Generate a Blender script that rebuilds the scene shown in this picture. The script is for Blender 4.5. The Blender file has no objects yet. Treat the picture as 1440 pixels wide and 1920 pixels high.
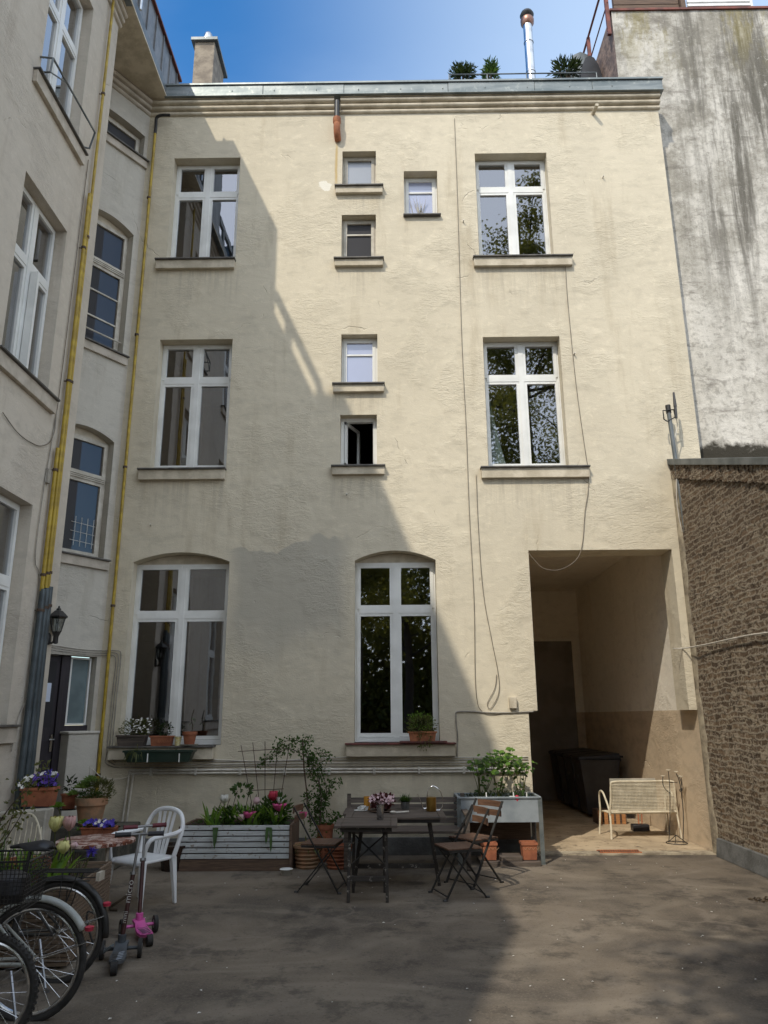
import bpy, bmesh, math, random
from mathutils import Vector, Matrix
R = math.radians
rnd = random.Random(7)
S = bpy.context.scene
COL = S.collection

# ------------------------------------------------------------ camera, world, sun, exposure
YAW, PITCH, ROLL, FOC = -0.0097993, 0.2650043, 0.0064348, 1414.53
EYE = Vector((0, 0, 1.6))
SUN = Vector((.56, 1.0, -1.22)).normalized()      # direction the sunlight travels

def ray(x, y):
    u = (x-720)/FOC; v = (960-y)/FOC
    c, s = math.cos(ROLL), math.sin(ROLL)
    u, v = c*u+s*v, -s*u+c*v
    Y = math.cos(PITCH)-v*math.sin(PITCH); Z = math.sin(PITCH)+v*math.cos(PITCH)
    c, s = math.cos(YAW), math.sin(YAW)
    return Vector((c*u+s*Y, -s*u+c*Y, Z))
def W(x, y, Y):            # survey point on the vertical plane at distance Y
    r = ray(x, y); return EYE + r*(Y/r.y)
def PX(x, y, X):
    r = ray(x, y); return EYE + r*(X/r.x)
def G(x, y, z=0.0):        # survey point on the ground (height z)
    r = ray(x, y); return EYE + r*((z-EYE.z)/r.z)

cam = bpy.data.cameras.new('camera'); co = bpy.data.objects.new('camera', cam); COL.objects.link(co)
fw = ray(720, 960).normalized(); rt = (ray(721, 960)-ray(720, 960)).normalized(); up = rt.cross(fw).normalized()
co.matrix_world = Matrix(((rt.x, up.x, -fw.x, EYE.x), (rt.y, up.y, -fw.y, EYE.y), (rt.z, up.z, -fw.z, EYE.z), (0, 0, 0, 1)))
cam.sensor_fit = 'VERTICAL'; cam.sensor_height = 36; cam.lens = FOC/1920*36
cam.clip_start = .05; cam.clip_end = 600
S.camera = co

wd = bpy.data.worlds.new('World'); S.world = wd; wd.use_nodes = True
nt = wd.node_tree; nt.nodes.clear()
out = nt.nodes.new('ShaderNodeOutputWorld'); bg = nt.nodes.new('ShaderNodeBackground')
sky = nt.nodes.new('ShaderNodeTexSky'); sky.sky_type = 'NISHITA'; sky.sun_disc = False
sky.sun_elevation = math.asin(-SUN.z); sky.sun_rotation = math.atan2(-SUN.x, -SUN.y)
sky.air_density = 1.1; sky.dust_density = .6; sky.ozone_density = 2.5; sky.altitude = 60
tc = nt.nodes.new('ShaderNodeTexCoord'); mp = nt.nodes.new('ShaderNodeMapping')
mp.inputs['Rotation'].default_value = (.5, .7, .3); mp.inputs['Scale'].default_value = (.7, 2.2, .9)
nz = nt.nodes.new('ShaderNodeTexNoise'); nz.inputs['Scale'].default_value = 1.6; nz.inputs['Detail'].default_value = 6; nz.inputs['Roughness'].default_value = .5
cr = nt.nodes.new('ShaderNodeMapRange'); cr.interpolation_type = 'SMOOTHSTEP'
cr.inputs['From Min'].default_value = .42; cr.inputs['From Max'].default_value = .8
cr.inputs['To Min'].default_value = 0; cr.inputs['To Max'].default_value = .22
sp = nt.nodes.new('ShaderNodeSeparateXYZ')
xr = nt.nodes.new('ShaderNodeMapRange'); xr.interpolation_type = 'SMOOTHSTEP'     # thin veil of cloud to the east
xr.inputs['From Min'].default_value = -.22; xr.inputs['From Max'].default_value = .28; xr.inputs['To Max'].default_value = .56
ad = nt.nodes.new('ShaderNodeMath'); ad.operation = 'ADD'; ad.use_clamp = True
mx = nt.nodes.new('ShaderNodeMix'); mx.data_type = 'RGBA'; mx.inputs[7].default_value = (4.0, 4.9, 6.0, 1)
L = nt.links.new
L(tc.outputs['Generated'], mp.inputs['Vector']); L(mp.outputs[0], nz.inputs['Vector']); L(nz.outputs['Fac'], cr.inputs['Value'])
L(tc.outputs['Generated'], sp.inputs[0]); L(sp.outputs[0], xr.inputs['Value'])
L(cr.outputs[0], ad.inputs[0]); L(xr.outputs[0], ad.inputs[1])
yr = nt.nodes.new('ShaderNodeMapRange'); yr.interpolation_type = 'SMOOTHSTEP'      # bright haze added behind the camera as fill light for the shade
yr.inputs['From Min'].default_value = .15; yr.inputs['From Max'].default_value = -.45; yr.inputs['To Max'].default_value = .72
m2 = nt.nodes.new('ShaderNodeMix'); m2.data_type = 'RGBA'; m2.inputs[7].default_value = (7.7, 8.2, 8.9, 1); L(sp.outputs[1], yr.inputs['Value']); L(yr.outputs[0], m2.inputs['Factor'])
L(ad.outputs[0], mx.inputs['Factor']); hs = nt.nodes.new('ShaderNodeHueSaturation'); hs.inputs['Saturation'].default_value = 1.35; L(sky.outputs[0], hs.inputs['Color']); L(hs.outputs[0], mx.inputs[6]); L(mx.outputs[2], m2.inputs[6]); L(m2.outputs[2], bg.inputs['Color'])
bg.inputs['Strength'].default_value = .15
L(bg.outputs[0], out.inputs['Surface'])

sl = bpy.data.lights.new('sun', 'SUN'); sl.energy = 2.0; sl.angle = R(.6); sl.color = (1, .92, .78)
so = bpy.data.objects.new('sun', sl); COL.objects.link(so)
so.rotation_euler = SUN.to_track_quat('-Z', 'Y').to_euler(); so.location = (-10, -18, 22)
S.view_settings.view_transform = 'Standard'; S.view_settings.look = 'None'
S.view_settings.exposure = 0.60; S.view_settings.gamma = 1
try: S.cycles.max_bounces = 12; S.cycles.diffuse_bounces = 8; S.cycles.transparent_max_bounces = 12
except Exception: pass

# ------------------------------------------------------------ materials
def srgb(r, g, b):
    f = lambda c: ((c/255)/12.92 if c/255 <= .04045 else ((c/255+.055)/1.055)**2.4)
    return (f(r), f(g), f(b), 1)
class NM:
    def __init__(s, name, rough=.8, metal=0., spec=.5):
        s.m = bpy.data.materials.new(name); s.m.use_nodes = True; s.t = s.m.node_tree; s.n = s.t.nodes
        s.b = s.n['Principled BSDF']; s.b.inputs['Roughness'].default_value = rough
        s.b.inputs['Metallic'].default_value = metal; s.b.inputs['Specular IOR Level'].default_value = spec
        s.tc = s.n.new('ShaderNodeTexCoord')
    def link(s, a, b): s.t.links.new(a, b)
    def mapping(s, scale, rot=(0, 0, 0)):
        m = s.n.new('ShaderNodeMapping'); m.inputs['Scale'].default_value = scale; m.inputs['Rotation'].default_value = rot
        s.link(s.tc.outputs['Object'], m.inputs[0]); return m.outputs[0]
    def noise(s, scale=(1, 1, 1), sc=1., det=5, rough=.55, rot=(0, 0, 0), dist=0.):
        n = s.n.new('ShaderNodeTexNoise'); n.inputs['Scale'].default_value = sc; n.inputs['Detail'].default_value = det
        n.inputs['Roughness'].default_value = rough; n.inputs['Distortion'].default_value = dist
        s.link(s.mapping(scale, rot), n.inputs['Vector']); return n.outputs['Fac']
    def rng(s, v, a, b, c=0., d=1.):
        m = s.n.new('ShaderNodeMapRange'); m.interpolation_type = 'SMOOTHSTEP'
        for k, x in (('From Min', a), ('From Max', b), ('To Min', c), ('To Max', d)): m.inputs[k].default_value = x
        s.link(v, m.inputs['Value']); return m.outputs[0]
    def mix(s, f, a, b, mode='MIX'):
        m = s.n.new('ShaderNodeMix'); m.data_type = 'RGBA'; m.blend_type = mode
        for sock, v in ((0, f), (6, a), (7, b)):
            if isinstance(v, (int, float)): m.inputs[sock].default_value = v
            elif isinstance(v, tuple): m.inputs[sock].default_value = v if len(v) == 4 else (*v, 1)
            else: s.link(v, m.inputs[sock])
        return m.outputs[2]
    def math(s, op, a, b=0.):
        m = s.n.new('ShaderNodeMath'); m.operation = op
        for i, v in enumerate((a, b)):
            if isinstance(v, (int, float)): m.inputs[i].default_value = v
            else: s.link(v, m.inputs[i])
        return m.outputs[0]
    def pos(s):
        p = s.n.new('ShaderNodeSeparateXYZ'); s.link(s.tc.outputs['Object'], p.inputs[0]); return p.outputs
    def color(s, c):
        if isinstance(c, tuple): s.b.inputs['Base Color'].default_value = c if len(c) == 4 else (*c, 1)
        else: s.link(c, s.b.inputs['Base Color'])
    def bump(s, h, dist=.01, strength=1.):
        b = s.n.new('ShaderNodeBump'); b.inputs['Distance'].default_value = dist; b.inputs['Strength'].default_value = strength
        s.link(h, b.inputs['Height'])
        prev = s.b.inputs['Normal']
        if prev.is_linked: s.link(prev.links[0].from_socket, b.inputs['Normal'])
        s.link(b.outputs[0], prev)
def simple(name, c, c2=None, sc=8., rough=.6, metal=0., bump=0., bsc=40., spec=.5, scale=(1, 1, 1)):
    m = NM(name, rough, metal, spec)
    c2 = c2 or tuple(x*.72 for x in c[:3])
    m.color(m.mix(m.rng(m.noise(scale, sc, 4), .35, .65), c, c2))
    if bump: m.bump(m.noise(scale, bsc, 3), bump)
    return m.m

def plaster(name, c, dirt, patch=False, two_tone=None):
    m = NM(name, .92, 0, .2)
    big = m.noise((1, 1, .6), .7, 4); mid = m.noise((1, 1, 2.2), 3.2, 6, .62)
    col = m.mix(m.rng(big, .3, .7), c, tuple(x*.90 for x in c[:3]))
    col = m.mix(m.rng(mid, .50, .70, 0, .6), col, tuple(x*.80 for x in c[:3]))
    mot = m.noise((1, 1, 1.5), 7, 8, .75, dist=.6); col = m.mix(m.rng(mot, .54, .68, 0, .35), col, tuple(x*.70 for x in c[:3])); col = m.mix(m.rng(mot, .36, .46, .35, 0), col, tuple(min(1, x*1.18) for x in c[:3]))
    stain = m.noise((2.4, 2.4, .35), 1.3, 7, .68)
    col = m.mix(m.rng(stain, .52, .72, 0, .6), col, dirt)
    p = m.pos()
    low = m.rng(p[2], 0, 1.3, 1, 0)
    col = m.mix(m.math('MULTIPLY', low, m.rng(m.noise((1, 1, 1), 2.5, 6), .4, .7)), col, tuple(x*.6 for x in c[:3]))
    if patch:
        drip = m.noise((9, 9, .5), 1.4, 6, .7)
        # grey re-rendered patch between the two ground floor windows, scalloped top
        nz = m.noise((1, 1, 1), 1.6, 3)
        dx = m.math('ABSOLUTE', m.math('SUBTRACT', p[0], -1.35))
        mx_ = m.rng(m.math('ADD', dx, m.math('MULTIPLY', nz, .35)), .75, 1.05, 1, 0)
        zz = m.math('ADD', p[2], m.math('MULTIPLY', nz, .9))
        wv = m.math('MULTIPLY', m.math('COSINE', m.math('MULTIPLY', m.math('ADD', p[0], 1.0), 2.3)), .16)
        mz = m.math('MULTIPLY', m.rng(m.math('SUBTRACT', zz, wv), 4.22, 4.26, 1, 0), m.rng(zz, 2.5, 3.3, 0, 1))
        col = m.mix(m.math('MULTIPLY', m.math('MULTIPLY', mx_, mz), .8), col, (.42, .39, .325))
        for (xa_, xb_, zs_, dz_) in ((1.2, 2.75, 4.73, .9), (1.2, 2.75, 7.97, .8), (-.85, -.05, 9.22, .5), (-.85, -.05, 7.95, .7), (-.85, -.05, 5.98, .5), (-.85, -.05, 4.74, .7), (-3.5, -2.2, 4.73, .9), (-3.5, -2.2, 7.98, .8), (-.62, .8, 1.13, .6)):
            mk = m.math('MULTIPLY', m.math('MULTIPLY', m.rng(p[0], xa_, xa_+.05), m.rng(p[0], xb_-.05, xb_, 1, 0)), m.math('MULTIPLY', m.rng(p[2], zs_-dz_, zs_-.02, 0, 1), m.rng(p[2], zs_, zs_+.01, 1, 0)))
            col = m.mix(m.math('MULTIPLY', mk, m.rng(drip, .46, .64, 0, .32)), col, (.32, .28, .22))
        # rust run below the orange waste outlet, white filler beside the top small window
        rx = m.rng(m.math('ABSOLUTE', m.math('SUBTRACT', m.math('ADD', p[0], m.math('MULTIPLY', nz, .06)), -.76)), .0, .035, 1, 0)
        rz = m.math('MULTIPLY', m.rng(p[2], 9.3, 9.6), m.rng(p[2], 10.0, 10.4, 1, 0))
        col = m.mix(m.math('MULTIPLY', m.math('MULTIPLY', rx, rz), .75), col, (.48, .32, .10))
        fx = m.math('SUBTRACT', p[0], -.95); fz = m.math('SUBTRACT', p[2], 9.43)
        rr = m.math('ADD', m.math('SQRT', m.math('ADD', m.math('MULTIPLY', fx, fx), m.math('MULTIPLY', fz, fz))), m.math('MULTIPLY', m.noise((1, 1, 1), 14, 4), .12))
        col = m.mix(m.rng(m.math('ADD', rr, m.math('MULTIPLY', m.noise((1, 1, 1), 6, 4), .2)), .24, .26, 1, 0), col, (.78, .74, .64))
    if two_tone:
        col = m.mix(m.rng(p[2], two_tone[1]-.003, two_tone[1]+.003, 1, 0), col, m.mix(m.rng(mid, .4, .7), two_tone[0], tuple(x*.8 for x in two_tone[0])))
    m.color(col)
    m.bump(m.noise((1, 1, 1.8), 2.6, 8, .6, dist=.4), .013, .7)
    m.bump(m.math('MULTIPLY', m.noise((1, 1, 2.4), 9, 6, .7, dist=1.), m.rng(m.noise((1, 1, 1), 1.1, 3), .48, .6)), .016, .9)
    m.bump(m.noise((1, 1, 1), 60, 3, .6), .003, .7)
    # fine hairline cracks
    v = m.n.new('ShaderNodeTexVoronoi'); v.feature = 'DISTANCE_TO_EDGE'; v.inputs['Scale'].default_value = .9
    wn = m.n.new('ShaderNodeTexNoise'); wn.inputs['Scale'].default_value = 3; wn.inputs['Detail'].default_value = 6
    m.link(m.tc.outputs['Object'], wn.inputs['Vector'])
    mixv = m.n.new('ShaderNodeMix'); mixv.data_type = 'VECTOR'; mixv.inputs[0].default_value = .25
    m.link(m.tc.outputs['Object'], mixv.inputs[4]); m.link(wn.outputs['Color'], mixv.inputs[5]); m.link(mixv.outputs[1], v.inputs['Vector'])
    ck = m.math('MULTIPLY', m.rng(v.outputs['Distance'], 0, .006, 1, 0), m.rng(m.noise((1, 1, 1), 1.7, 3), .58, .66))
    m.bump(m.math('MULTIPLY', ck, -1.), .012, .8)
    return m.m

M = {}
M['cream'] = plaster('cream_render', (.66, .59, .455), (.47, .40, .285), patch=True)
M['beige'] = plaster('beige_render', (.58, .52, .435), (.42, .36, .29))
M['stair'] = plaster('stair_render', (.56, .525, .455), (.39, .355, .29))
M['trim'] = simple('painted_trim', (.62, .55, .43), (.46, .40, .30), 5, .85, bump=.004, bsc=30)
M['trim_beige'] = simple('painted_trim_beige', (.55, .49, .41), (.42, .37, .30), 5, .85, bump=.004, bsc=30)
M['passage'] = plaster('passage_paint', (.88, .82, .71), (.72, .65, .53), two_tone=((.62, .50, .36), 1.66))
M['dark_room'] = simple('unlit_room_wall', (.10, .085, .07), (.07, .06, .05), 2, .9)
M['frame'] = simple('white_frame_paint', (.80, .80, .77), (.70, .70, .67), 3, .35)
M['frame_old'] = simple('old_cream_frame_paint', (.60, .56, .48), (.44, .40, .33), 6, .6)
M['coping'] = simple('sill_dark_cover', (.13, .12, .105), (.07, .065, .06), 9, .6)
M['sill_red'] = simple('sill_oxblood', (.17, .05, .04), (.09, .04, .035), 12, .6)
m = NM('weathered_zinc', .45, .55)
cz = m.mix(m.rng(m.noise((.5, .5, 3), 3, 6), .35, .7), (.255, .275, .27), (.14, .165, .17))
cz = m.mix(m.rng(m.noise((1, 1, .8), 9, 6, .7), .55, .72), cz, (.36, .38, .35)); m.color(cz); m.bump(m.noise((1, 1, 1), 5, 3), .01, .5); M['zinc'] = m.m
m = NM('dark_zinc', .5, .5); m.color(m.mix(m.rng(m.noise((1, 1, .5), 4, 5), .35, .7), (.20, .215, .22), (.10, .115, .12))); M['zinc_dark'] = m.m
m = NM('seamed_metal', .5, .4); m.color(m.mix(m.rng(m.noise((1, 1, .6), 6, 6, .7), .35, .7), (.24, .235, .23), (.13, .135, .14))); M['zinc_clad'] = m.m
M['rust_trim'] = simple('rust_red_trim', (.20, .055, .035), (.10, .03, .02), 8, .6)
M['rust'] = simple('rust_orange', (.42, .16, .07), (.28, .10, .05), 14, .8)
M['steel'] = simple('bright_steel', (.62, .63, .64), (.45, .46, .47), 6, .25, 1.)
M['chrome'] = simple('chrome', (.70, .70, .70), (.5, .5, .5), 20, .2, 1.)
M['yellow'] = simple('gas_yellow_paint', (.46, .32, .028), (.30, .20, .02), 9, .45)
M['clip'] = simple('rusty_clip', (.10, .055, .03), (.05, .03, .02), 20, .7)
M['downpipe'] = simple('grey_downpipe', (.085, .105, .115), (.05, .062, .068), 5, .45, .3)
M['black'] = simple('black_metal', (.018, .018, .018), (.03, .028, .026), 12, .45)
M['black_plastic'] = simple('black_plastic', (.016, .016, .019), (.026, .026, .03), 6, .42)
M['rubber'] = simple('tyre_rubber', (.022, .021, .020), (.035, .032, .03), 20, .8)
M['cable'] = simple('grey_cable', (.36, .33, .28), (.22, .20, .17), 10, .6)
M['cable_dark'] = simple('dark_cable', (.20, .165, .12), (.13, .105, .08), 10, .6)
M['cable_white'] = simple('white_cable', (.66, .62, .54), (.5, .46, .4), 10, .5)
M['terracotta'] = simple('terracotta', (.36, .125, .06), (.24, .08, .04), 9, .8, bump=.003)
M['terracotta_old'] = simple('weathered_terracotta', (.42, .22, .12), (.26, .17, .10), 7, .85, bump=.003)
M['glazed'] = simple('dark_glaze', (.05, .028, .02), (.02, .012, .01), 4, .25)
M['soil'] = simple('soil', (.055, .038, .025), (.025, .018, .012), 30, 1., bump=.02, bsc=40)
M['white_plastic'] = simple('white_resin', (.78, .79, .80), (.70, .71, .72), 4, .38)
M['cream_metal'] = simple('cream_painted_metal', (.70, .64, .50), (.55, .49, .37), 12, .4)
M['green_trough'] = simple('dark_green_plastic', (.012, .03, .02), (.02, .035, .025), 6, .4)
M['amber'] = simple('amber_glass', (.62, .30, .05), (.45, .20, .03), 5, .15)
M['brass'] = simple('brass', (.42, .26, .07), (.25, .15, .04), 9, .28, .9)
M['pink'] = simple('pink_plastic', (.62, .11, .36), (.52, .08, .30), 10, .4)
M['grip_red'] = simple('dark_red_rubber', (.14, .02, .03), (.09, .015, .02), 10, .6)
M['stem_dark'] = simple('dark_red_stem', (.07, .03, .027), (.045, .02, .02), 8, .35, .4)
M['deck_grey'] = simple('grey_deck', (.075, .085, .095), (.05, .055, .062), 14, .55)
M['alu'] = simple('anodised_tube', (.30, .30, .31), (.2, .2, .2), 6, .3, .8)
M['white_paint'] = simple('white_lacquer', (.40, .42, .39), (.30, .31, .29), 8, .3)
M['paper'] = simple('paper', (.62, .68, .80), (.58, .64, .76), 4, .7)
M['letter'] = simple('pale_lettering', (.50, .48, .44), (.4, .38, .35), 30, .5)
M['stone'] = simple('dark_step_stone', (.11, .10, .075), (.05, .048, .04), 7, .9, bump=.015, bsc=14)
M['slab'] = simple('pale_concrete', (.46, .42, .35), (.33, .31, .26), 4, .9, bump=.008, bsc=18)
M['plinth'] = simple('plinth_grey', (.15, .15, .145), (.09, .09, .085), 6, .85, bump=.006)
M['curtain'] = simple('pale_curtain', (.50, .58, .56), (.36, .46, .46), 20, .9)
M['bottle'] = simple('bottle_dark', (.04, .02, .02), (.02, .01, .01), 5, .2)
M['yellow_ceramic'] = simple('yellow_pattern_ceramic', (.60, .50, .16), (.68, .62, .42), 60, .35)
M['wood_red'] = None
def wood(name, c, c2, axis=(12, 1, 12), rough=.75, worn=None):
    m = NM(name, rough); g = m.noise(axis, 3, 6, .6)
    col = m.mix(m.rng(g, .3, .7), c, c2)
    if worn: col = m.mix(m.rng(m.noise((1, 1, 1), 16, 6, .7), .56, .66), col, worn)
    m.color(col); m.bump(g, .004, .6); return m.m
M['grey_wood'] = wood('weathered_grey_wood', (.13, .10, .08), (.05, .04, .032), (1, 14, 14))
M['grey_wood_y'] = wood('weathered_grey_wood_long', (.15, .12, .10), (.06, .05, .04), (14, 1, 14), worn=(.30, .27, .24))
M['white_wood'] = wood('flaked_white_wood', (.56, .58, .58), (.42, .43, .43), (2, 20, 20), worn=(.26, .22, .18))
M['brown_wood'] = wood('brown_plank', (.15, .095, .06), (.08, .05, .035), (2, 20, 20))
M['slat_brown'] = wood('oiled_slats', (.16, .085, .05), (.09, .048, .03), (1, 18, 18), .55)
M['tan_wood'] = wood('tan_slats', (.21, .15, .10), (.13, .09, .06), (2, 16, 16))
M['orange_wood'] = wood('orange_crate_wood', (.42, .20, .07), (.30, .13, .05), (2, 16, 16))
M['flaky_leg'] = wood('flaky_black_leg', (.045, .038, .032), (.03, .025, .022), (8, 8, 2), worn=(.34, .31, .27))
M['door_wood'] = wood('dark_door', (.035, .028, .035), (.02, .016, .02), (14, 14, 1), .5)
m = NM('rusty_table_top', .6); n1 = m.noise((1, 2.2, 1), 9, 7, .7, dist=1.2)
m.color(m.mix(m.rng(n1, .50, .545), m.mix(m.rng(m.noise((1, 1, 1), 30, 4), .4, .6), (.20, .055, .025), (.12, .035, .02)), (.58, .46, .40))); M['rusty_top'] = m.m
# glass
def glass(name, refl, tint=(.02, .02, .02), rough=.0, opac=0., gc=(.95, .96, 1, 1)):
    m = NM(name); n = m.n; n.remove(m.b)
    o = n['Material Output']; tr = n.new('ShaderNodeBsdfTransparent'); gl = n.new('ShaderNodeBsdfGlossy'); df = n.new('ShaderNodeBsdfDiffuse')
    gl.inputs['Roughness'].default_value = rough; gl.inputs['Color'].default_value = gc; tr.inputs['Color'].default_value = (.55, .58, .58, 1)
    df.inputs['Color'].default_value = (*tint, 1)
    ge = n.new('ShaderNodeNewGeometry'); dt = n.new('ShaderNodeVectorMath'); dt.operation = 'DOT_PRODUCT'; m.link(ge.outputs['Incoming'], dt.inputs[0]); m.link(ge.outputs['Normal'], dt.inputs[1])
    sch = m.math('POWER', m.math('SUBTRACT', 1., m.math('ABSOLUTE', dt.outputs['Value'])), 5.); fres = m.math('ADD', m.math('MULTIPLY', sch, .96), .04)
    a = n.new('ShaderNodeMixShader'); b = n.new('ShaderNodeMixShader')
    a.inputs[0].default_value = opac; m.link(tr.outputs[0], a.inputs[1]); m.link(df.outputs[0], a.inputs[2])
    f = m.math('MINIMUM', m.math('ADD', m.math('MULTIPLY', fres, 1.8), refl), .9)
    bp = n.new('ShaderNodeBump'); bp.inputs['Distance'].default_value = .0012; bp.inputs['Strength'].default_value = .5
    m.link(m.noise((1, 1, 1), 2.2, 2), bp.inputs['Height']); m.link(bp.outputs[0], gl.inputs['Normal'])
    m.link(f, b.inputs[0]); m.link(a.outputs[0], b.inputs[1]); m.link(gl.outputs[0], b.inputs[2]); m.link(b.outputs[0], o.inputs['Surface'])
    return m.m
M['glass'] = glass('window_glass', .19, rough=.015)
M['glass_clear'] = glass('lamp_glass', .02)
M['glass_frost'] = glass('frosted_glass', .12, (.16, .17, .17), .25, .8)
M['glass_dark'] = glass('patterned_dark_glass', .0, (.045, .045, .05), .3, .9, (.26, .24, .22, 1))
M['glass_blue'] = glass('pale_screen_glass', .10, (.34, .37, .52), .2, .9)
# stained neighbour wall
m = NM('streaked_render', .95, 0, .2); p = m.pos()
hi = m.rng(p[2], 6.6, 11.5, .0, 1)
cloud = m.noise((1, 1, 1), 1.3, 9, .72); col = m.mix(m.rng(cloud, .38, .62), (.70, .665, .60), (.52, .49, .43))
col = m.mix(m.math('MULTIPLY', m.rng(cloud, .42, .58, .25, .8), hi), col, (.27, .25, .21))
hor = m.noise((1, 1, 3.2), 1.0, 9, .75, dist=.5); col = m.mix(m.rng(hor, .54, .66, 0, .7), col, (.20, .18, .155))
strk = m.noise((2.6, 2.6, .20), 1.2, 9, .72, dist=.25); edge = m.rng(p[0], 4.45, 5.3, .25, 1)
col = m.mix(m.math('MULTIPLY', m.math('MULTIPLY', m.rng(strk, .44, .62), m.rng(p[2], 5.8, 9.5, .15, 1)), edge), col, (.135, .125, .105))
sp2 = m.noise((1, 1, 1), 9, 9, .8, dist=.4); col = m.mix(m.rng(sp2, .48, .62, 0, .5), col, (.17, .155, .13)); col = m.mix(m.rng(sp2, .36, .44, .45, 0), col, (.66, .63, .57))
moss = m.math('MULTIPLY', m.rng(p[2], 11.4, 12.9), m.rng(m.noise((2., 2., .5), 1.4, 8, .75), .50, .62)); col = m.mix(m.math('MULTIPLY', moss, .55), col, (.23, .19, .06))
base = m.rng(m.math('ADD', p[2], m.math('MULTIPLY', m.noise((1, 1, 1), 5, 6, .7), .5)), 5.45, 5.6, 1, 0); col = m.mix(base, col, (.05, .045, .035))
m.color(col); m.bump(sp2, .015, .7); m.bump(m.noise((1, 1, 1.6), 2.2, 8, .7), .03, .6); M['streaked'] = m.m
# rough old brick
m = NM('rough_brick', .95, 0, .15)
cmb = m.n.new('ShaderNodeCombineXYZ'); p = m.pos()
wob = m.noise((1, 1, 1), 2.2, 5, .6); wob2 = m.noise((1, 1, 1), 6, 5, .7)
m.link(m.math('ADD', p[1], m.math('MULTIPLY', wob2, .24)), cmb.inputs[0]); m.link(m.math('ADD', m.math('ADD', p[2], m.math('MULTIPLY', wob2, .085)), m.math('MULTIPLY', wob, .12)), cmb.inputs[1])
br = m.n.new('ShaderNodeTexBrick'); m.link(cmb.outputs[0], br.inputs['Vector'])
br.inputs['Scale'].default_value = 1; br.inputs['Brick Width'].default_value = .22; br.inputs['Row Height'].default_value = .066
br.inputs['Mortar Size'].default_value = .014; br.inputs['Mortar Smooth'].default_value = .6; br.inputs['Bias'].default_value = -.1
br.inputs['Color1'].default_value = (.34, .24, .155, 1); br.inputs['Color2'].default_value = (.15, .11, .08, 1); br.inputs['Mortar'].default_value = (.52, .44, .34, 1)
smear = m.noise((1, 1, 1.7), 8, 8, .76, dist=1.2)
col = m.mix(m.rng(smear, .51, .56, 0, .9), br.outputs['Color'], (.62, .52, .39))
col = m.mix(m.rng(m.noise((1, 1, 2.0), 10, 7, .72, dist=.9), .53, .60, 0, .7), col, (.06, .042, .03))
col = m.mix(m.rng(p[2], 2.6, 4.2, 0, .3), col, (.15, .10, .065))
m.color(col); hgt = m.math('ADD', m.math('MULTIPLY', br.outputs['Fac'], .55), m.math('MULTIPLY', smear, 1.6))
m.bump(hgt, .075, 1.); m.bump(m.noise((1, 1, 1), 26, 6, .7), .02, .8); M['brick'] = m.m
# asphalt
m = NM('worn_asphalt', .9, 0, .25)
col = m.mix(m.rng(m.noise((1, 1, 1), .55, 6, .6), .35, .65), (.185, .150, .112), (.090, .075, .060))
sweep = m.noise((.8, 1.3, 1), .7, 5, .5, (0, 0, .5), 2.6); col = m.mix(m.rng(sweep, .44, .72, 0, .6), col, (.28, .235, .18))
sweep2 = m.noise((1.6, .8, 1), .8, 4, .5, (0, 0, -.3), 3.); col = m.mix(m.rng(sweep2, .48, .72, 0, .5), col, (.20, .165, .13))
col = m.mix(m.rng(m.noise((1, 1, 1), 60, 4, .75), .5, .68, 0, .55), col, (.24, .205, .165))
col = m.mix(m.rng(m.noise((1, 1, 1), 34, 4, .8), .58, .66, 0, .6), col, (.04, .034, .028))
col = m.mix(m.rng(m.noise((1, 1, 1), 1.9, 9, .78), .50, .62, 0, .55), col, (.04, .035, .03))
v = m.n.new('ShaderNodeTexVoronoi'); v.feature = 'DISTANCE_TO_EDGE'; v.inputs['Scale'].default_value = .45
wn = m.n.new('ShaderNodeTexNoise'); wn.inputs['Scale'].default_value = 2.2; wn.inputs['Detail'].default_value = 7; m.link(m.tc.outputs['Object'], wn.inputs['Vector'])
mv = m.n.new('ShaderNodeMix'); mv.data_type = 'VECTOR'; mv.inputs[0].default_value = .45
m.link(m.tc.outputs['Object'], mv.inputs[4]); m.link(wn.outputs['Color'], mv.inputs[5]); m.link(mv.outputs[1], v.inputs['Vector'])
crk = m.math('MULTIPLY', m.rng(v.outputs['Distance'], 0, .010, 1, 0), m.rng(m.noise((1, 1, 1), .9, 2), .42, .52)); col = m.mix(m.math('MULTIPLY', crk, .4), col, (.24, .20, .16))
m.color(col); m.bump(m.noise((1, 1, 1), 120, 3, .7), .004, .8); m.bump(m.noise((1, 1, 1), 3, 5), .02, .6); M['asphalt'] = m.m
m = NM('sandy_floor', .92); col = m.mix(m.rng(m.noise((1, 1, 1), 2.2, 6), .35, .65), (.52, .41, .275), (.36, .28, .185))
col = m.mix(m.rng(m.noise((1, 1, 1), 9, 8, .75), .54, .66), col, (.17, .125, .08)); m.color(col); m.bump(m.noise((1, 1, 1), 12, 6, .7), .02, .7); M['sandy'] = m.m
m = NM('kerb_concrete', .9); col = m.mix(m.rng(m.noise((1, 1, 1), 6, 7, .7), .4, .65), (.42, .36, .26), (.20, .165, .12)); m.color(col); m.bump(m.noise((1, 1, 1), 10, 6), .015, .7); M['kerb'] = m.m
def leafmat(name, c, c2):
    m = NM(name, .55, 0, .35); m.color(m.mix(m.rng(m.noise((1, 1, 1), 9, 3), .35, .65), c, c2))
    tl = m.n.new('ShaderNodeBsdfTranslucent'); tl.inputs['Color'].default_value = (min(1, c[0]*1.9), min(1, c[1]*1.7), c[2]*1.1, 1)
    ms = m.n.new('ShaderNodeMixShader'); ms.inputs[0].default_value = .4; o = m.n['Material Output']
    m.link(m.b.outputs[0], ms.inputs[1]); m.link(tl.outputs[0], ms.inputs[2]); m.link(ms.outputs[0], o.inputs['Surface']); return m.m
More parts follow.
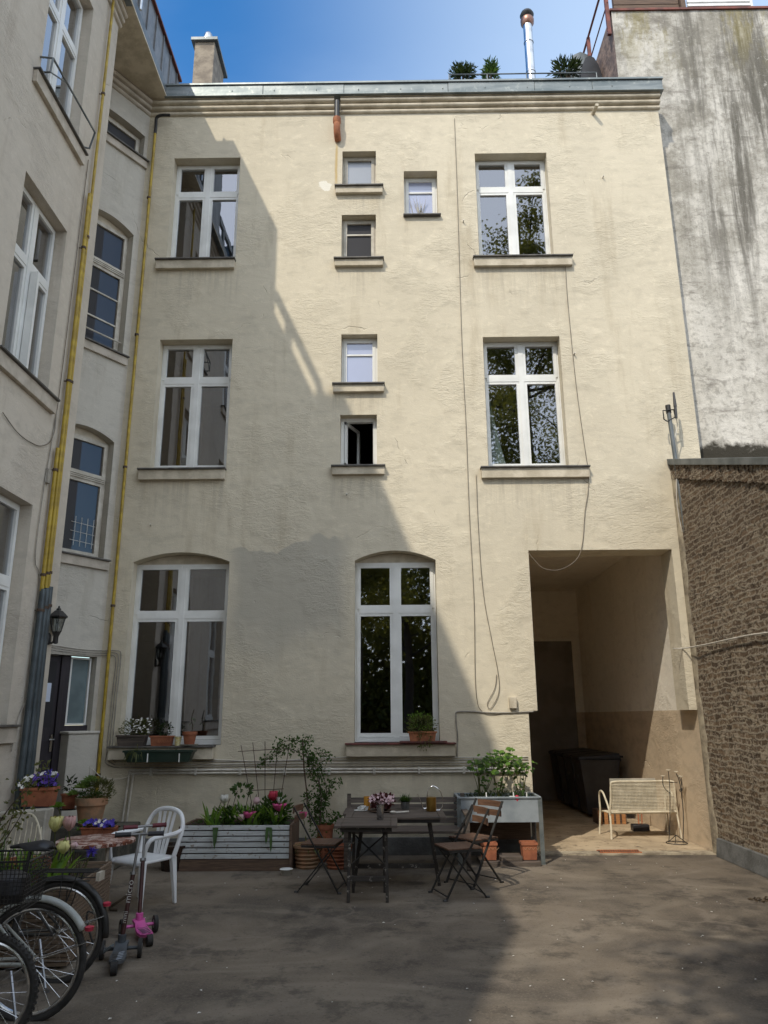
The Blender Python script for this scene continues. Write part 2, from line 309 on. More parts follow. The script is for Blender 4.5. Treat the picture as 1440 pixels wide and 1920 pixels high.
M['leaf'] = leafmat('leaf_green', (.055, .11, .025), (.03, .065, .015))
M['leaf_bright'] = leafmat('leaf_bright', (.15, .27, .045), (.09, .19, .03))
M['leaf_dark'] = leafmat('leaf_dark', (.03, .05, .018), (.018, .03, .012))
M['leaf_olive'] = leafmat('leaf_olive', (.11, .125, .045), (.07, .085, .03))
M['leaf_succ'] = leafmat('leaf_succulent', (.17, .26, .08), (.11, .19, .05))
M['leaf_tree'] = leafmat('leaf_tree', (.16, .17, .04), (.09, .10, .022))
M['leaf_red'] = leafmat('leaf_dark_red', (.10, .03, .035), (.06, .02, .02))
M['stemwood'] = simple('twig', (.09, .065, .04), (.05, .035, .022), 12, .9)
M['bark'] = simple('bark', (.07, .05, .035), (.03, .023, .018), 6, .95, bump=.03, bsc=12)
for k, c in dict(petal_white=(.78, .76, .70), petal_yellow=(.72, .68, .28), petal_pink=(.66, .09, .26), petal_rose=(.62, .36, .34), petal_violet=(.16, .08, .48), petal_blue=(.08, .05, .42), petal_red=(.50, .035, .07), petal_palepink=(.70, .48, .50)).items():
    M[k] = simple(k, c, tuple(x*.8 for x in c), 25, .6)

# ------------------------------------------------------------ mesh builder
class MB:
    def __init__(s, T=None): s.v = []; s.f = []; s.mi = []; s.T = T; s.cur = 0
    def add(s, vs, fs):
        o = len(s.v); s.v += [s.T(*p) if s.T else Vector(p) for p in vs]
        s.f += [tuple(i+o for i in f) for f in fs]; s.mi += [s.cur]*len(fs)
    def box(s, x0, x1, y0, y1, z0, z1):
        s.add([(x0, y0, z0), (x1, y0, z0), (x1, y1, z0), (x0, y1, z0), (x0, y0, z1), (x1, y0, z1), (x1, y1, z1), (x0, y1, z1)],
              [(0, 3, 2, 1), (4, 5, 6, 7), (0, 1, 5, 4), (1, 2, 6, 5), (2, 3, 7, 6), (3, 0, 4, 7)])
    def bar(s, p, q, w, h, upv=(0, 0, 1)):
        p, q = Vector(p), Vector(q); d = (q-p).normalized(); u = Vector(upv)
        a = d.cross(u); a = a.normalized() if a.length > 1e-4 else Vector((1, 0, 0)); b = a.cross(d).normalized()
        vs = [c + a*(sx*w/2) + b*(sy*h/2) for c in (p, q) for sx, sy in ((-1, -1), (1, -1), (1, 1), (-1, 1))]
        s.add(vs, [(0, 3, 2, 1), (4, 5, 6, 7), (0, 1, 5, 4), (1, 2, 6, 5), (2, 3, 7, 6), (3, 0, 4, 7)])
    def tube(s, pts, r, n=8, closed=False, cap=True):
        pts = [Vector(p) for p in pts]; m_ = len(pts); rr = r if isinstance(r, (list, tuple)) else [r]*m_
        prev = None; rings = []
        for i, p in enumerate(pts):
            if closed: d = pts[(i+1) % m_]-pts[i-1]
            else: d = pts[min(i+1, m_-1)]-pts[max(i-1, 0)]
            if d.length < 1e-9: d = Vector((0, 0, 1))
            d.normalize()
            if prev is None:
                a = d.cross(Vector((0, 0, 1)));
                if a.length < 1e-3: a = d.cross(Vector((1, 0, 0)))
            else: a = prev-d*prev.dot(d)
            a.normalize(); prev = a; b = d.cross(a)
            rings.append([p+a*(rr[i]*math.cos(2*math.pi*k/n))+b*(rr[i]*math.sin(2*math.pi*k/n)) for k in range(n)])
        vs = [q for rg in rings for q in rg]; fs = []
        for i in range(m_ if closed else m_-1):
            for k in range(n): a0 = i*n+k; a1 = i*n+(k+1) % n; j = ((i+1) % m_)*n; fs.append((a0, a1, j+(k+1) % n, j+k))
        if cap and not closed: fs += [tuple(range(n-1, -1, -1)), tuple((m_-1)*n+k for k in range(n))]
        s.add(vs, fs)
    def lathe(s, c, prof, n=20, sx=1, sy=1, ax=None):
        c = Vector(c); vs = []
        for r, z in prof:
            for k in range(n):
                q = Vector((r*math.cos(2*math.pi*k/n)*sx, r*math.sin(2*math.pi*k/n)*sy, z)); vs.append(c+(ax @ q if ax else q))
        fs = [(i*n+k, i*n+(k+1) % n, (i+1)*n+(k+1) % n, (i+1)*n+k) for i in range(len(prof)-1) for k in range(n)]
        fs += [tuple(range(n-1, -1, -1)), tuple((len(prof)-1)*n+k for k in range(n))]
        s.add(vs, fs)
    def prism(s, poly, y0, y1, f=lambda a, y, b: (a, y, b)):
        n = len(poly); vs = [f(a, y0, b) for a, b in poly]+[f(a, y1, b) for a, b in poly]
        s.add(vs, [tuple(range(n)), tuple(range(2*n-1, n-1, -1))]+[(i, (i+1) % n, n+(i+1) % n, n+i) for i in range(n)])
    def quad(s, *p): s.add(p, [tuple(range(len(p)))])
    def leaf(s, p, d, l, w, bend=.25, nrm=None):
        p = Vector(p); d = Vector(d).normalized(); a = d.cross(Vector(nrm) if nrm else Vector((rnd.uniform(-1, 1), rnd.uniform(-1, 1), rnd.uniform(-.2, 1))))
        if a.length < 1e-3: a = Vector((1, 0, 0))
        a.normalize(); n = a.cross(d)
        m1 = p+d*l*.45+n*l*bend*.4; t = p+d*l-n*l*bend*.4
        s.add([p, m1+a*w/2, t, m1-a*w/2], [(0, 1, 2), (0, 2, 3)])
    def build(s, name, mat, parent=None, smooth=True, bevel=0, recalc=True, ang=35):
        me = bpy.data.meshes.new(name); me.from_pydata([tuple(q) for q in s.v], [], s.f)
        ms = mat if isinstance(mat, (list, tuple)) else [mat]
        for q in ms: me.materials.append(q)
        if len(ms) > 1: me.polygons.foreach_set('material_index', s.mi)
        if recalc:
            bm = bmesh.new(); bm.from_mesh(me); bmesh.ops.recalc_face_normals(bm, faces=bm.faces); bm.to_mesh(me); bm.free()
        if smooth:
            me.polygons.foreach_set('use_smooth', [True]*len(me.polygons)); me.set_sharp_from_angle(angle=R(ang))
        me.update(); o = bpy.data.objects.new(name, me); COL.objects.link(o)
        if parent: o.parent = parent
        if bevel:
            b = o.modifiers.new('bevel', 'BEVEL'); b.width = bevel; b.segments = 2; b.limit_method = 'ANGLE'; b.harden_normals = False
        return o
def tag(o, label, cat, group=None, kind=None):
    if label: o['label'] = label
    if cat: o['category'] = cat
    if group: o['group'] = group
    if kind: o['kind'] = kind
    return o
def thing(name, label, cat, loc=(0, 0, 0), rz=0, group=None):
    o = bpy.data.objects.new(name, None); COL.objects.link(o); o.location = loc; o.rotation_euler = (0, 0, rz); o.empty_display_size = .1
    return tag(o, label, cat, group)
def dup(root, loc=None, rz=None, label=None):
    r = root.copy(); COL.objects.link(r)
    if loc is not None: r.location = loc
    if rz is not None: r.rotation_euler = (0, 0, rz)
    if label: r['label'] = label
    for ch in list(root.children):
        c = ch.copy(); COL.objects.link(c); c.parent = r
        for g in list(ch.children):
            d = g.copy(); COL.objects.link(d); d.parent = c
    return r
def M1(name, mat, label, cat, fn, group=None, kind=None, **k):
    mb = MB(); fn(mb); return tag(mb.build(name, mat, **k), label, cat, group, kind)
def smooth_path(pts, n=6):
    pts = [Vector(p) for p in pts]; o = []
    for i in range(len(pts)-1):
        p0 = pts[max(i-1, 0)]; p1 = pts[i]; p2 = pts[i+1]; p3 = pts[min(i+2, len(pts)-1)]
        for k in range(n):
            t = k/n; o.append(.5*((2*p1)+(p2-p0)*t+(2*p0-5*p1+4*p2-p3)*t*t+(3*p1-p0-3*p2+p3)*t**3))
    return o+[pts[-1]]

# ------------------------------------------------------------ setting: ground
FY = 9.8                         # facade plane
XL = -3.68; XR = 3.82            # courtyard side walls
M1('ground', M['asphalt'], None, None, lambda b: b.quad((-150, -150, 0), (150, -150, 0), (150, 150, 0), (-150, 150, 0)), kind='structure')
M1('passage_floor', M['sandy'], None, None, lambda b: b.box(1.72, 3.81, 9.93, 15.55, -.02, .02), kind='structure')
def kerb(b):
    n = 24; top = []
    for i in range(n+1):
        x = 1.72+(3.81-1.72)*i/n; top.append((x, 9.72+.015*math.sin(i*1.7)+rnd.uniform(-.008, .008)))
    b.prism([(x, y) for x, y in top]+[(3.81, 9.93), (1.72, 9.93)], -.02, .016, lambda a, y, c: (a, c, y))
M1('threshold_strip', M['kerb'], None, None, kerb, kind='structure')

# ------------------------------------------------------------ wall helper with openings
def planeT(o, u, n):
    o, u, n = Vector(o), Vector(u), Vector(n)
    return lambda a, w, z: o+u*a+n*w+Vector((0, 0, z))      # (along, outwards, height)
TF = planeT((0, FY, 0), (1, 0, 0), (0, -1, 0))
TL = planeT((XL, 0, 0), (0, 1, 0), (1, 0, 0))
uc = Vector((-.55, -.835, 0)).normalized(); ncn = Vector((.835, -.55, 0)).normalized()
TC = planeT((-3.74, FY, 0), uc, ncn)
TR = planeT((XR, 0, 0), (0, 1, 0), (-1, 0, 0))
def arc(x0, x1, z, rise, n=12):
    if not rise: return [(x0, z), (x1, z)]
    return [(x0+(x1-x0)*i/n, z+rise*(1-(2*i/n-1)**2)) for i in range(n+1)]
def wall(b, T, x0, x1, z0, z1, holes, depth=.18):
    """holes: (x0,x1,z0,z1,rise)"""
    b.T = T
    xs = sorted({x0, x1, *[h[0] for h in holes], *[h[1] for h in holes]}); zs = sorted({z0, z1, *[h[2] for h in holes], *[h[3]+h[4] for h in holes]})
    for i in range(len(xs)-1):
        for j in range(len(zs)-1):
            cx = (xs[i]+xs[i+1])/2; cz = (zs[j]+zs[j+1])/2
            if any(h[0] < cx < h[1] and h[2] < cz < h[3]+h[4] for h in holes): continue
            b.quad((xs[i], 0, zs[j]), (xs[i+1], 0, zs[j]), (xs[i+1], 0, zs[j+1]), (xs[i], 0, zs[j+1]))
    for h in holes:
        a = arc(h[0], h[1], h[3], h[4])
        if h[4]:
            zt = h[3]+h[4]
            for (xa, za), (xb, zb) in zip(a, a[1:]):
                b.quad((xa, 0, za), (xb, 0, zb), (xb, 0, zt), (xa, 0, zt))
        loop = [(h[0], h[2])]+a+[(h[1], h[2])]
        if h[2] <= z0+.001 or len(h) > 5 and h[5] > .4: segs = list(zip(loop, loop[1:]))
        else: segs = list(zip(loop, loop[1:]+loop[:1]))
        d = h[5] if len(h) > 5 else depth
        for (xa, za), (xb, zb) in segs:
            b.quad((xa, 0, za), (xb, 0, zb), (xb, -d, zb), (xa, -d, za))
    b.T = None

def rect_frame(b, x0, x1, z0, z1, w0, w1, t):
    b.box(x0, x0+t, w0, w1, z0, z1); b.box(x1-t, x1, w0, w1, z0, z1); b.box(x0+t, x1-t, w0, w1, z0, z0+t); b.box(x0+t, x1-t, w0, w1, z1-t, z1)
def window(parent, T, x0, x1, z0, z1, style='cross', d=.17, fm='frame', gm='glass', transom=.70, rise=0, label=None):
    """frame set d behind the wall face; style cross / single / two / stair"""
    fb = MB(T); gb = MB(T); fr = .055
    zt = z1
    rect_frame(fb, x0+.002, x1-.002, z0+.002, z1-.002, -d-.07, -d+.0, fr)
    def sash(a, c, e, g, w=-d+.012, t=.045, glass_w=None):
        rect_frame(fb, a, c, e, g, w-.05, w, t); gb.quad((a+t-.004, w-.028, e+t-.004), (c-t+.004, w-.028, e+t-.004), (c-t+.004, w-.028, g-t+.004), (a+t-.004, w-.028, g-t+.004))
    if style == 'cross':
        xm = (x0+x1)/2; zm = z0+(z1-z0)*transom
        fb.box(xm-.035, xm+.035, -d-.06, -d+.022, z0+fr, z1-fr)
        fb.box(x0+fr, x1-fr, -d-.06, -d+.018, zm-.035, zm+.035)
        fb.box(x0+.004, x1-.004, -d-.05, -d+.03, z0+.004, z0+.06)
        g = .028
        for a, c in ((x0+g, xm-.03), (xm+.03, x1-g)):
            sash(a, c, z0+.065, zm-.028); sash(a, c, zm+.028, z1-g)
    elif style == 'single': sash(x0+.03, x1-.03, z0+.03, z1-.03)
    elif style == 'vent':
        zm = z0+(z1-z0)*.66; fb.box(x0+fr, x1-fr, -d-.05, -d+.006, zm-.012, zm+.012); sash(x0+.03, x1-.03, z0+.03, z1-.03)
    elif style == 'open':        # sash turned inwards on its left side
        t = MB(T); c0, s0 = math.cos(R(66)), math.sin(R(66)); w = x1-x0-.08
        for (a, c_, e, g2) in ((0, .045, 0, 1), (w-.045, w, 0, 1)):
            pts = []
            fb.add([(x0+.05+u*c0+k*.03, -d-u*s0, zz) for k in (0, 1) for zz in (z0+.05, z1-.05) for u in (a, c_)], [(0, 1, 3, 2), (4, 6, 7, 5), (0, 4, 5, 1), (2, 3, 7, 6), (0, 2, 6, 4), (1, 5, 7, 3)])
        for zz0, zz1 in ((z0+.05, z0+.095), (z1-.095, z1-.05)):
            fb.add([(x0+.05+u*c0+k*.03, -d-u*s0, zz) for k in (0, 1) for zz in (zz0, zz1) for u in (0, w)], [(0, 1, 3, 2), (4, 6, 7, 5), (0, 4, 5, 1), (2, 3, 7, 6), (0, 2, 6, 4), (1, 5, 7, 3)])
        gb.quad(*[(x0+.065+u*c0, -d-u*s0, zz) for u, zz in ((.04, z0+.09), (w-.04, z0+.09), (w-.04, z1-.09), (.04, z1-.09))])
    elif style == 'stair':       # transom + glazing bars
        zm = z0+(z1-z0)*.66
        sash(x0+.03, x1-.03, z0+.03, zm-.03, t=.05); sash(x0+.03, x1-.03, zm+.03, z1-.03, t=.04)
        for k in range(3): fb.box(x0+.03, x1-.03, -d+.012+k*.006, -d+.03+k*.008, zm-.035+k*.022, zm-.017+k*.022)
        if transom > 1: 
            for k in (1, 2): zz = z0+.06+(zm-z0-.1)*k/3; fb.box(x0+.07, x1-.07, -d-.02, -d+.004, zz-.011, zz+.011)
    if rise:                     # curved head panel above the square frame
        a = arc(x0+.003, x1-.003, z1, rise-.004)
        for (xa, za), (xb, zb) in zip(a, a[1:]):
            fb.cur = 1; fb.box(min(xa, xb), max(xa, xb), -d-.04, -d-.008, z1-.0, min(za, zb)+.0) if min(za, zb) > z1+.004 else None
            fb.add([(xa, -d-.008, min(za, zb)), (xb, -d-.008, min(za, zb)), (xb, -d-.008, zb), (xa, -d-.008, za)], [(0, 1, 2, 3)])
        fb.cur = 0
    f = fb.build('window', [M[fm], M['trim']], parent)
    if label: f['label'] = label
    gb.build('pane', M[gm], f, smooth=False, recalc=False)
    return f
def sill(f, T, x0, x1, z, h=.16, out=.085, body='trim', cap='coping'):
    b = MB(T); b.cur = 0; b.box(x0, x1, .002, out-.02, z-h, z-.022)
    b.cur = 1; b.box(x0-.012, x1+.012, -.15, out+.012, z-.022, z); return b.build('sill', [M[body], M[cap]], f, bevel=.004)
def cornice(b, T, x0, x1, z0, prof):
    """prof: list of (outward, height) forming a moulded strip"""
    b.T = T; n = len(prof)
    for x in (x0, x1): b.quad(*[(x, w, z0+z) for w, z in prof], (x, 0, z0+prof[-1][1]))
    for (wa, za), (wb, zb) in zip(prof, prof[1:]): b.quad((x0, wa, z0+za), (x1, wa, z0+za), (x1, wb, z0+zb), (x0, wb, z0+zb))
    b.T = None
def mould():
    pr = [(0, 0)]
    for i in range(3):
        z0 = .003+i*.082; w0 = .004+i*.034
        for k in range(7): a = -math.pi/2+math.pi*k/6; pr.append((w0+.040*math.cos(a), z0+.034+.034*math.sin(a)))
        pr.append((w0+.006, z0+.076))
    pr.append((.112, .244)); pr.append((.112, .250)); pr.append((0, .250)); return pr

# ------------------------------------------------------------ rear building (the sunlit facade)
rear = thing('courtyard_building', 'cream rendered rear building facing the camera, sunlit on its right, with an open passage', 'building', (0, FY, 0))
rear.location = (0, 0, 0)
RX0, RX1 = -3.74, 4.237
holes = [(-3.306, -2.28, 8.15, 9.962, 0), (1.338, 2.441, 8.12, 9.976, 0), (-3.307, -2.257, 4.89, 6.861, 0), (1.335, 2.433, 4.87, 6.846, 0),
         (-3.429, -2.147, 1.27, 3.60, .13), (-.488, .582, 1.29, 3.60, .13),
         (-.704, -.186, 9.385, 10.048, 0), (-.705, -.19, 8.131, 8.908, 0), (-.694, -.175, 6.125, 6.913, 0), (-.698, -.187, 4.91, 5.669, 0), (.24, .751, 8.875, 9.672, 0),
         (1.813, 3.705, 1.66, 3.715, 0, .42), (1.70, 3.82, 0, 1.66, 0, .0)]
b = MB(); wall(b, TF, RX0, RX1, 0, 10.75, holes)
b.box(1.81, 1.705, FY+.0, FY+.42, 0, 0)if 0 else None
# underside + inner faces where the stone jambs stop at cart height
b.quad((1.70, FY, 1.66), (1.813, FY, 1.66), (1.813, FY+.42, 1.66), (1.70, FY+.42, 1.66)); b.quad((3.705, FY, 1.66), (3.82, FY, 1.66), (3.82, FY+.42, 1.66), (3.705, FY+.42, 1.66))
b.quad((1.70, FY, 0), (1.70, FY+.42, 0), (1.70, FY+.42, 1.66), (1.70, FY, 1.66))
wl = b.build('wall', M['cream'], rear, smooth=False, recalc=False)
b = MB()   # passage shell
y0, y1, xa, xb, zc = FY+.42, 15.6, 1.70, XR, 4.1
b.quad((xa, y0, 0), (xa, y1, 0), (xa, y1, zc), (xa, y0, zc)); b.quad((xb, FY+.001, 0), (xb, y1, 0), (xb, y1, 1.66), (xb, FY+.001, 1.66)); b.quad((xb, y0, 1.66), (xb, y1, 1.66), (xb, y1, zc), (xb, y0, zc))
b.quad((xa, y0, zc), (xb, y0, zc), (xb, y1, zc), (xa, y1, zc)); b.quad((xa, y1, 0), (xb, y1, 0), (xb, y1, zc), (xa, y1, zc))
b.quad((xa, y0, 3.715), (xb, y0, 3.715), (xb, y0, zc), (xa, y0, zc))
b.quad((3.705, y0, 1.66), (xb, y0, 1.66), (xb, y0, 3.715), (3.705, y0, 3.715)); b.quad((1.813, y0, 1.66), (xa, y0, 1.66), (xa, y0, 3.715), (1.813, y0, 3.715))
b.build('passage_wall', M['passage'], rear, smooth=False, recalc=False)
b = MB(); b.box(2.45, 3.64, 15.54, 15.598, .02, 3.06); pd = b.build('passage_door', simple('grey_brown_door', (.26, .23, .20), (.20, .175, .15), 3, .6), rear)
b = MB(); b.box(3.64, 3.73, 15.50, 15.597, .02, 3.14); b.box(2.36, 2.45, 15.50, 15.597, .02, 3.14); b.box(2.45, 3.64, 15.50, 15.597, 3.06, 3.14); b.build('door_frame', M['passage'], pd, bevel=.005)
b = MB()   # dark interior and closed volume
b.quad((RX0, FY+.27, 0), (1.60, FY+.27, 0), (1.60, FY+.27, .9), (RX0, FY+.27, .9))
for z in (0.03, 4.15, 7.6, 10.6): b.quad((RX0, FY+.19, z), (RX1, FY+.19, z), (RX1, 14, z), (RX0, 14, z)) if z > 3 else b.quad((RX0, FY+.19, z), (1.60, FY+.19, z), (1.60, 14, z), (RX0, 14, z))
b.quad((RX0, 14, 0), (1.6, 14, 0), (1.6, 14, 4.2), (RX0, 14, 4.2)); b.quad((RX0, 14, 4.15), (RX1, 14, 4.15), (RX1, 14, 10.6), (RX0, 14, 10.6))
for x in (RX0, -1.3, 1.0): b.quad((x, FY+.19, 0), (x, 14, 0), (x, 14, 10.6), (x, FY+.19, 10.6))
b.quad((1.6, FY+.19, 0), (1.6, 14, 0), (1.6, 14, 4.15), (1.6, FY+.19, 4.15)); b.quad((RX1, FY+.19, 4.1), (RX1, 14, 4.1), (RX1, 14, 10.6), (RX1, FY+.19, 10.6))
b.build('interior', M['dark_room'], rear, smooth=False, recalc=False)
b = MB(); b.quad((RX1, FY, 0), (RX1, 16, 0), (RX1, 16, 10.75), (RX1, FY, 10.75)); b.quad((RX0-1.5, 16, 0), (RX1, 16, 0), (RX1, 16, 11), (RX0-1.5, 16, 11)); b.build('side_wall', M['cream'], rear, smooth=False, recalc=False)
b = MB(); cornice(b, TF, RX0-.0, -.835, 10.735, mould()); cornice(b, TF, -.735, RX1+.02, 10.735, mould()); b.box(-.836, -.734, FY-.005, FY+.05, 10.735, 10.985); b.build('cornice', M['trim'], rear, ang=50)
b = MB()   # zinc parapet fascia in lengths, with drip edge and capping
xs = [-3.49, -1.95, -.68, .95, 2.3, 3.2, 4.29]
for x0, x1 in zip(xs, xs[1:]):
    dy = rnd.uniform(-.004, .004); b.box(x0+.003, x1-.003, FY-.140+dy, FY-.11, 11.005, 11.19)
b.box(-3.49, 4.30, FY-.155, FY+.1, 10.986, 11.004); b.box(-3.49, 4.305, FY-.162, FY+.1, 11.19, 11.225)
for i in range(11): b.box(-3.1+i*.66, -3.085+i*.66, FY-.150, FY-.13, 11.07, 11.095)
b.box(4.275, 4.295, FY-.135, FY+.3, 11.01, 11.185)
b.build('roof_edge', M['zinc'], rear, bevel=.003)
b = MB(); b.box(RX0-1.5, 4.2, FY+.11, 16, 10.85, 11.0); b.box(3.55, 4.15, FY-.08, FY+.4, 11.227, 11.28); b.build('roof', M['zinc_dark'], rear)
# windows
wUL = window(rear, TF, -3.306, -2.28, 8.15, 9.962, transom=.69); sill(wUL, TF, -3.44, -2.28, 8.15)
wUR = window(rear, TF, 1.338, 2.441, 8.12, 9.976, transom=.70); sill(wUR, TF, 1.25, 2.69, 8.13)
wML = window(rear, TF, -3.307, -2.257, 4.89, 6.861, transom=.70); sill(wML, TF, -3.44, -2.26, 4.89)
wMR = window(rear, TF, 1.335, 2.433, 4.87, 6.846, transom=.70); sill(wMR, TF, 1.23, 2.69, 4.87)
wBL = window(rear, TF, -3.429, -2.147, 1.27, 3.60, transom=.70, rise=.13); sill(wBL, TF, -3.51, -2.22, 1.27, out=.13)
wBR = window(rear, TF, -.488, .582, 1.29, 3.60, transom=.72, rise=.13); sill(wBR, TF, -.58, .76, 1.29, out=.13, cap='sill_red')
for a in ((-.704, -.186, 9.385, 10.048, 'single', 'glass_frost', 9.385), (-.705, -.19, 8.131, 8.908, 'vent', 'glass_dark', 8.131), (-.694, -.175, 6.125, 6.913, 'vent', 'glass_blue', 6.125), (-.698, -.187, 4.91, 5.669, 'open', 'glass', 4.91)):
    w_ = window(rear, TF, *a[:4], style=a[4], gm=a[5], fm='frame' if a[3] < 7 else 'frame_old', d=.13); sill(w_, TF, -.80, -.085, a[6], h=.13)
w5 = window(rear, TF, .24, .751, 8.875, 9.672, style='vent', gm='glass_blue', d=.16); sill(w5, TF, .235, .775, 8.878, h=.03, out=.05, body='coping')
b = MB()   # curtain in the middle right window
pts = []
for k in range(9):
    f = k/8; pts.append([(1.40+.02*math.sin(k*2.1)+(f*.24*(1-z)**1.3), FY+.27+.02*math.cos(k*2.3), 4.95+1.2*z) for z in (0, .25, .5, .75, 1)])
for r0, r1 in zip(pts, pts[1:]):
    for q in range(4): b.quad(r0[q], r1[q], r1[q+1], r0[q+1])
b.build('curtain', M['curtain'], wMR, recalc=False, ang=180)
# leafless twigs / houseplant behind the little windows
for (w_, cx, cz) in ((w5, .5, 9.0), (w_, 0, 0)):
    if cx:
        b = MB(); 
        for k in range(9): b.leaf((cx+rnd.uniform(-.12, .1), FY+.155, cz-.05), (rnd.uniform(-.35, .35), -.02, 1), rnd.uniform(.25, .42), .014, nrm=(0, 1, 0))
        b.build('houseplant', M['petal_white'], w_, recalc=False)
# chimney with cowl on the rear building
b = MB(); cx, cy = -3.26, 11.2; b.box(cx-.24, cx+.12, cy-.2, cy+.55, 10.9, 13.5)
ch = b.build('chimney', simple('chimney_render', (.30, .25, .19), (.19, .155, .12), 6, .9, bump=.01, bsc=14), rear, bevel=.01)
b = MB(); b.box(cx-.30, cx+.18, cy-.26, cy+.62, 13.5, 13.56); b.build('chimney_cap', M['zinc_dark'], ch)
b = MB(); hc = W(391, 60, cy+.1).z-13.56; b.lathe((W(391, 60, cy+.1).x, cy+.1, 13.56), [(.07, 0), (.07, hc-.26), (.11, hc-.25), (.11, hc-.20), (.08, hc-.17), (.08, hc-.09), (.05, hc-.03), (.02, hc)], 16); b.build('chimney_cowl', M['steel'], ch)
b = MB(); b.lathe((-2.93, 11.35, 12.35), [(.06, -1.2), (.06, .3), (.09, .32), (.09, .42), (.03, .46)], 12); b.build('vent_pipe', M['rust'], rear)
b = MB(); fx, fy = 2.71, 11.6; b.tube([(fx, fy, 11.1), (fx, fy, 14.45)], .085, 18)
for z in (12.5, 13.3, 14.0): b.tube([(fx, fy, z), (fx, fy, z+.03)], .093, 18)
fl = b.build('flue', M['steel'], rear)
b = MB(); b.lathe((fx, fy, 14.42), [(.09, 0), (.125, .05), (.13, .13), (.11, .17), (.09, .18)], 18); b.build('flue_collar', simple('copper_collar', (.35, .19, .14), (.22, .12, .09), 8, .4, .8), fl)
b = MB(); b.lathe((fx, fy, 14.63), [(.07, -.05), (.12, 0), (.135, .04), (.11, .10), (.02, .13)], 18); b.build('flue_cap', M['black'], fl)
# low roof rail
b = MB(); y = FY+.35; zr = W(980, 138, y).z
for x in (1.02, 1.65, 2.3, 3.45): b.tube([(x, y, 10.95), (x, y, zr)], .009, 6)
for z in (zr,): b.tube([(1.02, y, z), (3.45, y, z)], .011, 6)
b.build('roof_rail', M['zinc_dark'], rear)
# curved metal dormer at the right of the roof
b = MB(); pr = [(0, 0), (0, .75)]+[(.0+.42-.42*math.cos(a*math.pi/8), .75+.42*math.sin(a*math.pi/8)) for a in range(1, 9)]+[(.84, 0)]
p0 = W(1098, 140, 11.6); dx0 = W(1056, 120, 11.3).x; dzt = W(1085, 97, 11.3).z; b.prism(pr, 0, 1.2, lambda a, y, z: (dx0+a*.8, 11.3+y, 11.0+z*(dzt-11.0)/1.17)); b.build('dormer', M['zinc_dark'], rear, ang=60)
b = MB(); pr = [(0, 0), (0, .5)]+[(.28-.28*math.cos(a*math.pi/8), .5+.28*math.sin(a*math.pi/8)) for a in range(1, 9)]+[(.56, 0)]
dx1 = W(1086, 120, 10.75).x; dz1 = W(1098, 104, 10.75).z; b.prism(pr, 0, .5, lambda a, y, z: (dx1+a*.7, 10.75+y, 10.95+z*(dz1-10.95)/.78)); b.build('dormer', M['black_plastic'], rear, ang=60)
# little fittings fixed to the facade
b = MB(); b.tube([(3.215, FY, 10.68), (3.235, FY-.17, 10.70)], .028, 10); b.build('drain_stub', M['trim'], rear)
for (x, z) in ((3.27, 9.5), (-.6, 4.5), (1.12, 8.75), (2.62, 6.55), (-3.23, 4.1)):
    b = MB(); b.tube([(x, FY, z), (x+.005, FY-.05, z+.01)], .01, 6); b.build('wall_pin', M['cable_white'], rear)
b = MB(); b.T = TF; b.box(RX0, 1.68, .0, .025, 0, .20); b.build('plinth', M['plinth'], rear, bevel=.006)

# waste outlet: black pipe through the cornice with an orange elbow
wo = thing('waste_outlet', 'short black pipe ending in an orange elbow under the cornice', 'pipe', (-.785, FY-.09, W(631, 232, FY-.12).z+.02))
b = MB(); b.tube([(0, -.03, .40), (0, -.03, .06)], .042, 12); b.build('pipe', M['black'], wo)
b = MB(); b.lathe((0, -.03, -.02), [(.05, 0), (.062, .02), (.062, .10), (.05, .11)], 14); b.tube(smooth_path([(0, -.03, .0), (0, -.03, -.10), (.005, .01, -.19), (.01, .08, -.23)], 4), .052, 12); b.build('elbow', M['rust'], wo)

# ------------------------------------------------------------ left wing
side = thing('side_wing', 'beige rendered wing along the left of the yard with deep set white windows', 'building')
LY0 = 1.0; LY1 = 8.2
LH = [(6.45, 7.45, 8.15, 10.2, 0, .19), (6.45, 7.45, 4.96, 6.98, 0, .19), (6.30, 7.42, 1.55, 3.72, 0, .19),
      (3.6, 4.7, 8.15, 10.2, 0, .19), (3.6, 4.7, 4.96, 6.98, 0, .19), (3.6, 4.7, 1.55, 3.72, 0, .19), (1.3, 2.3, 8.15, 10.2, 0, .19), (1.3, 2.3, 4.96, 6.98, 0, .19)]
b = MB(); wall(b, TL, LY0, LY1, 0, 10.985, LH)
b.quad((XL, -3.6, 0), (XL, LY0, 0), (XL, LY0, 9.7), (XL, -1.5, 9.7), (XL, -3.2, 7.5), (XL, -3.6, 7.5)); b.quad((XL, -3.6, 0), (-9, -3.6, 0), (-9, -3.6, 7.5), (XL, -3.6, 7.5))
b.quad((XL, LY1, 0), (-5.2, LY1, 0), (-5.2, LY1, 11), (XL, LY1, 11)); b.quad((XL, LY0, 0), (-9, LY0, 0), (-9, LY0, 10.9), (XL, LY0, 10.9))
b.build('wall', M['beige'], side, smooth=False, recalc=False)
for i, h in enumerate(LH):
    st = 'cross'
    w_ = window(side, TL, h[0], h[1], h[2], h[3], style=st, transom=.62, d=.13, label='half open window in the side wing, first floor' if i == 1 else None)
    sill(w_, TL, h[0]-.12, h[1]+.13, h[2], h=.17, out=.07, body='trim_beige')
    if i == 1:
        b = MB(); b.box(XL-.145, XL-.095, h[0]+.55, h[0]+.60, h[2]+.06, h[2]+1.2); b.box(XL-.10, XL-.02, h[0]+.53, h[0]+.57, h[2]+.06, h[2]+1.2); b.build('casement', M['frame'], w_)
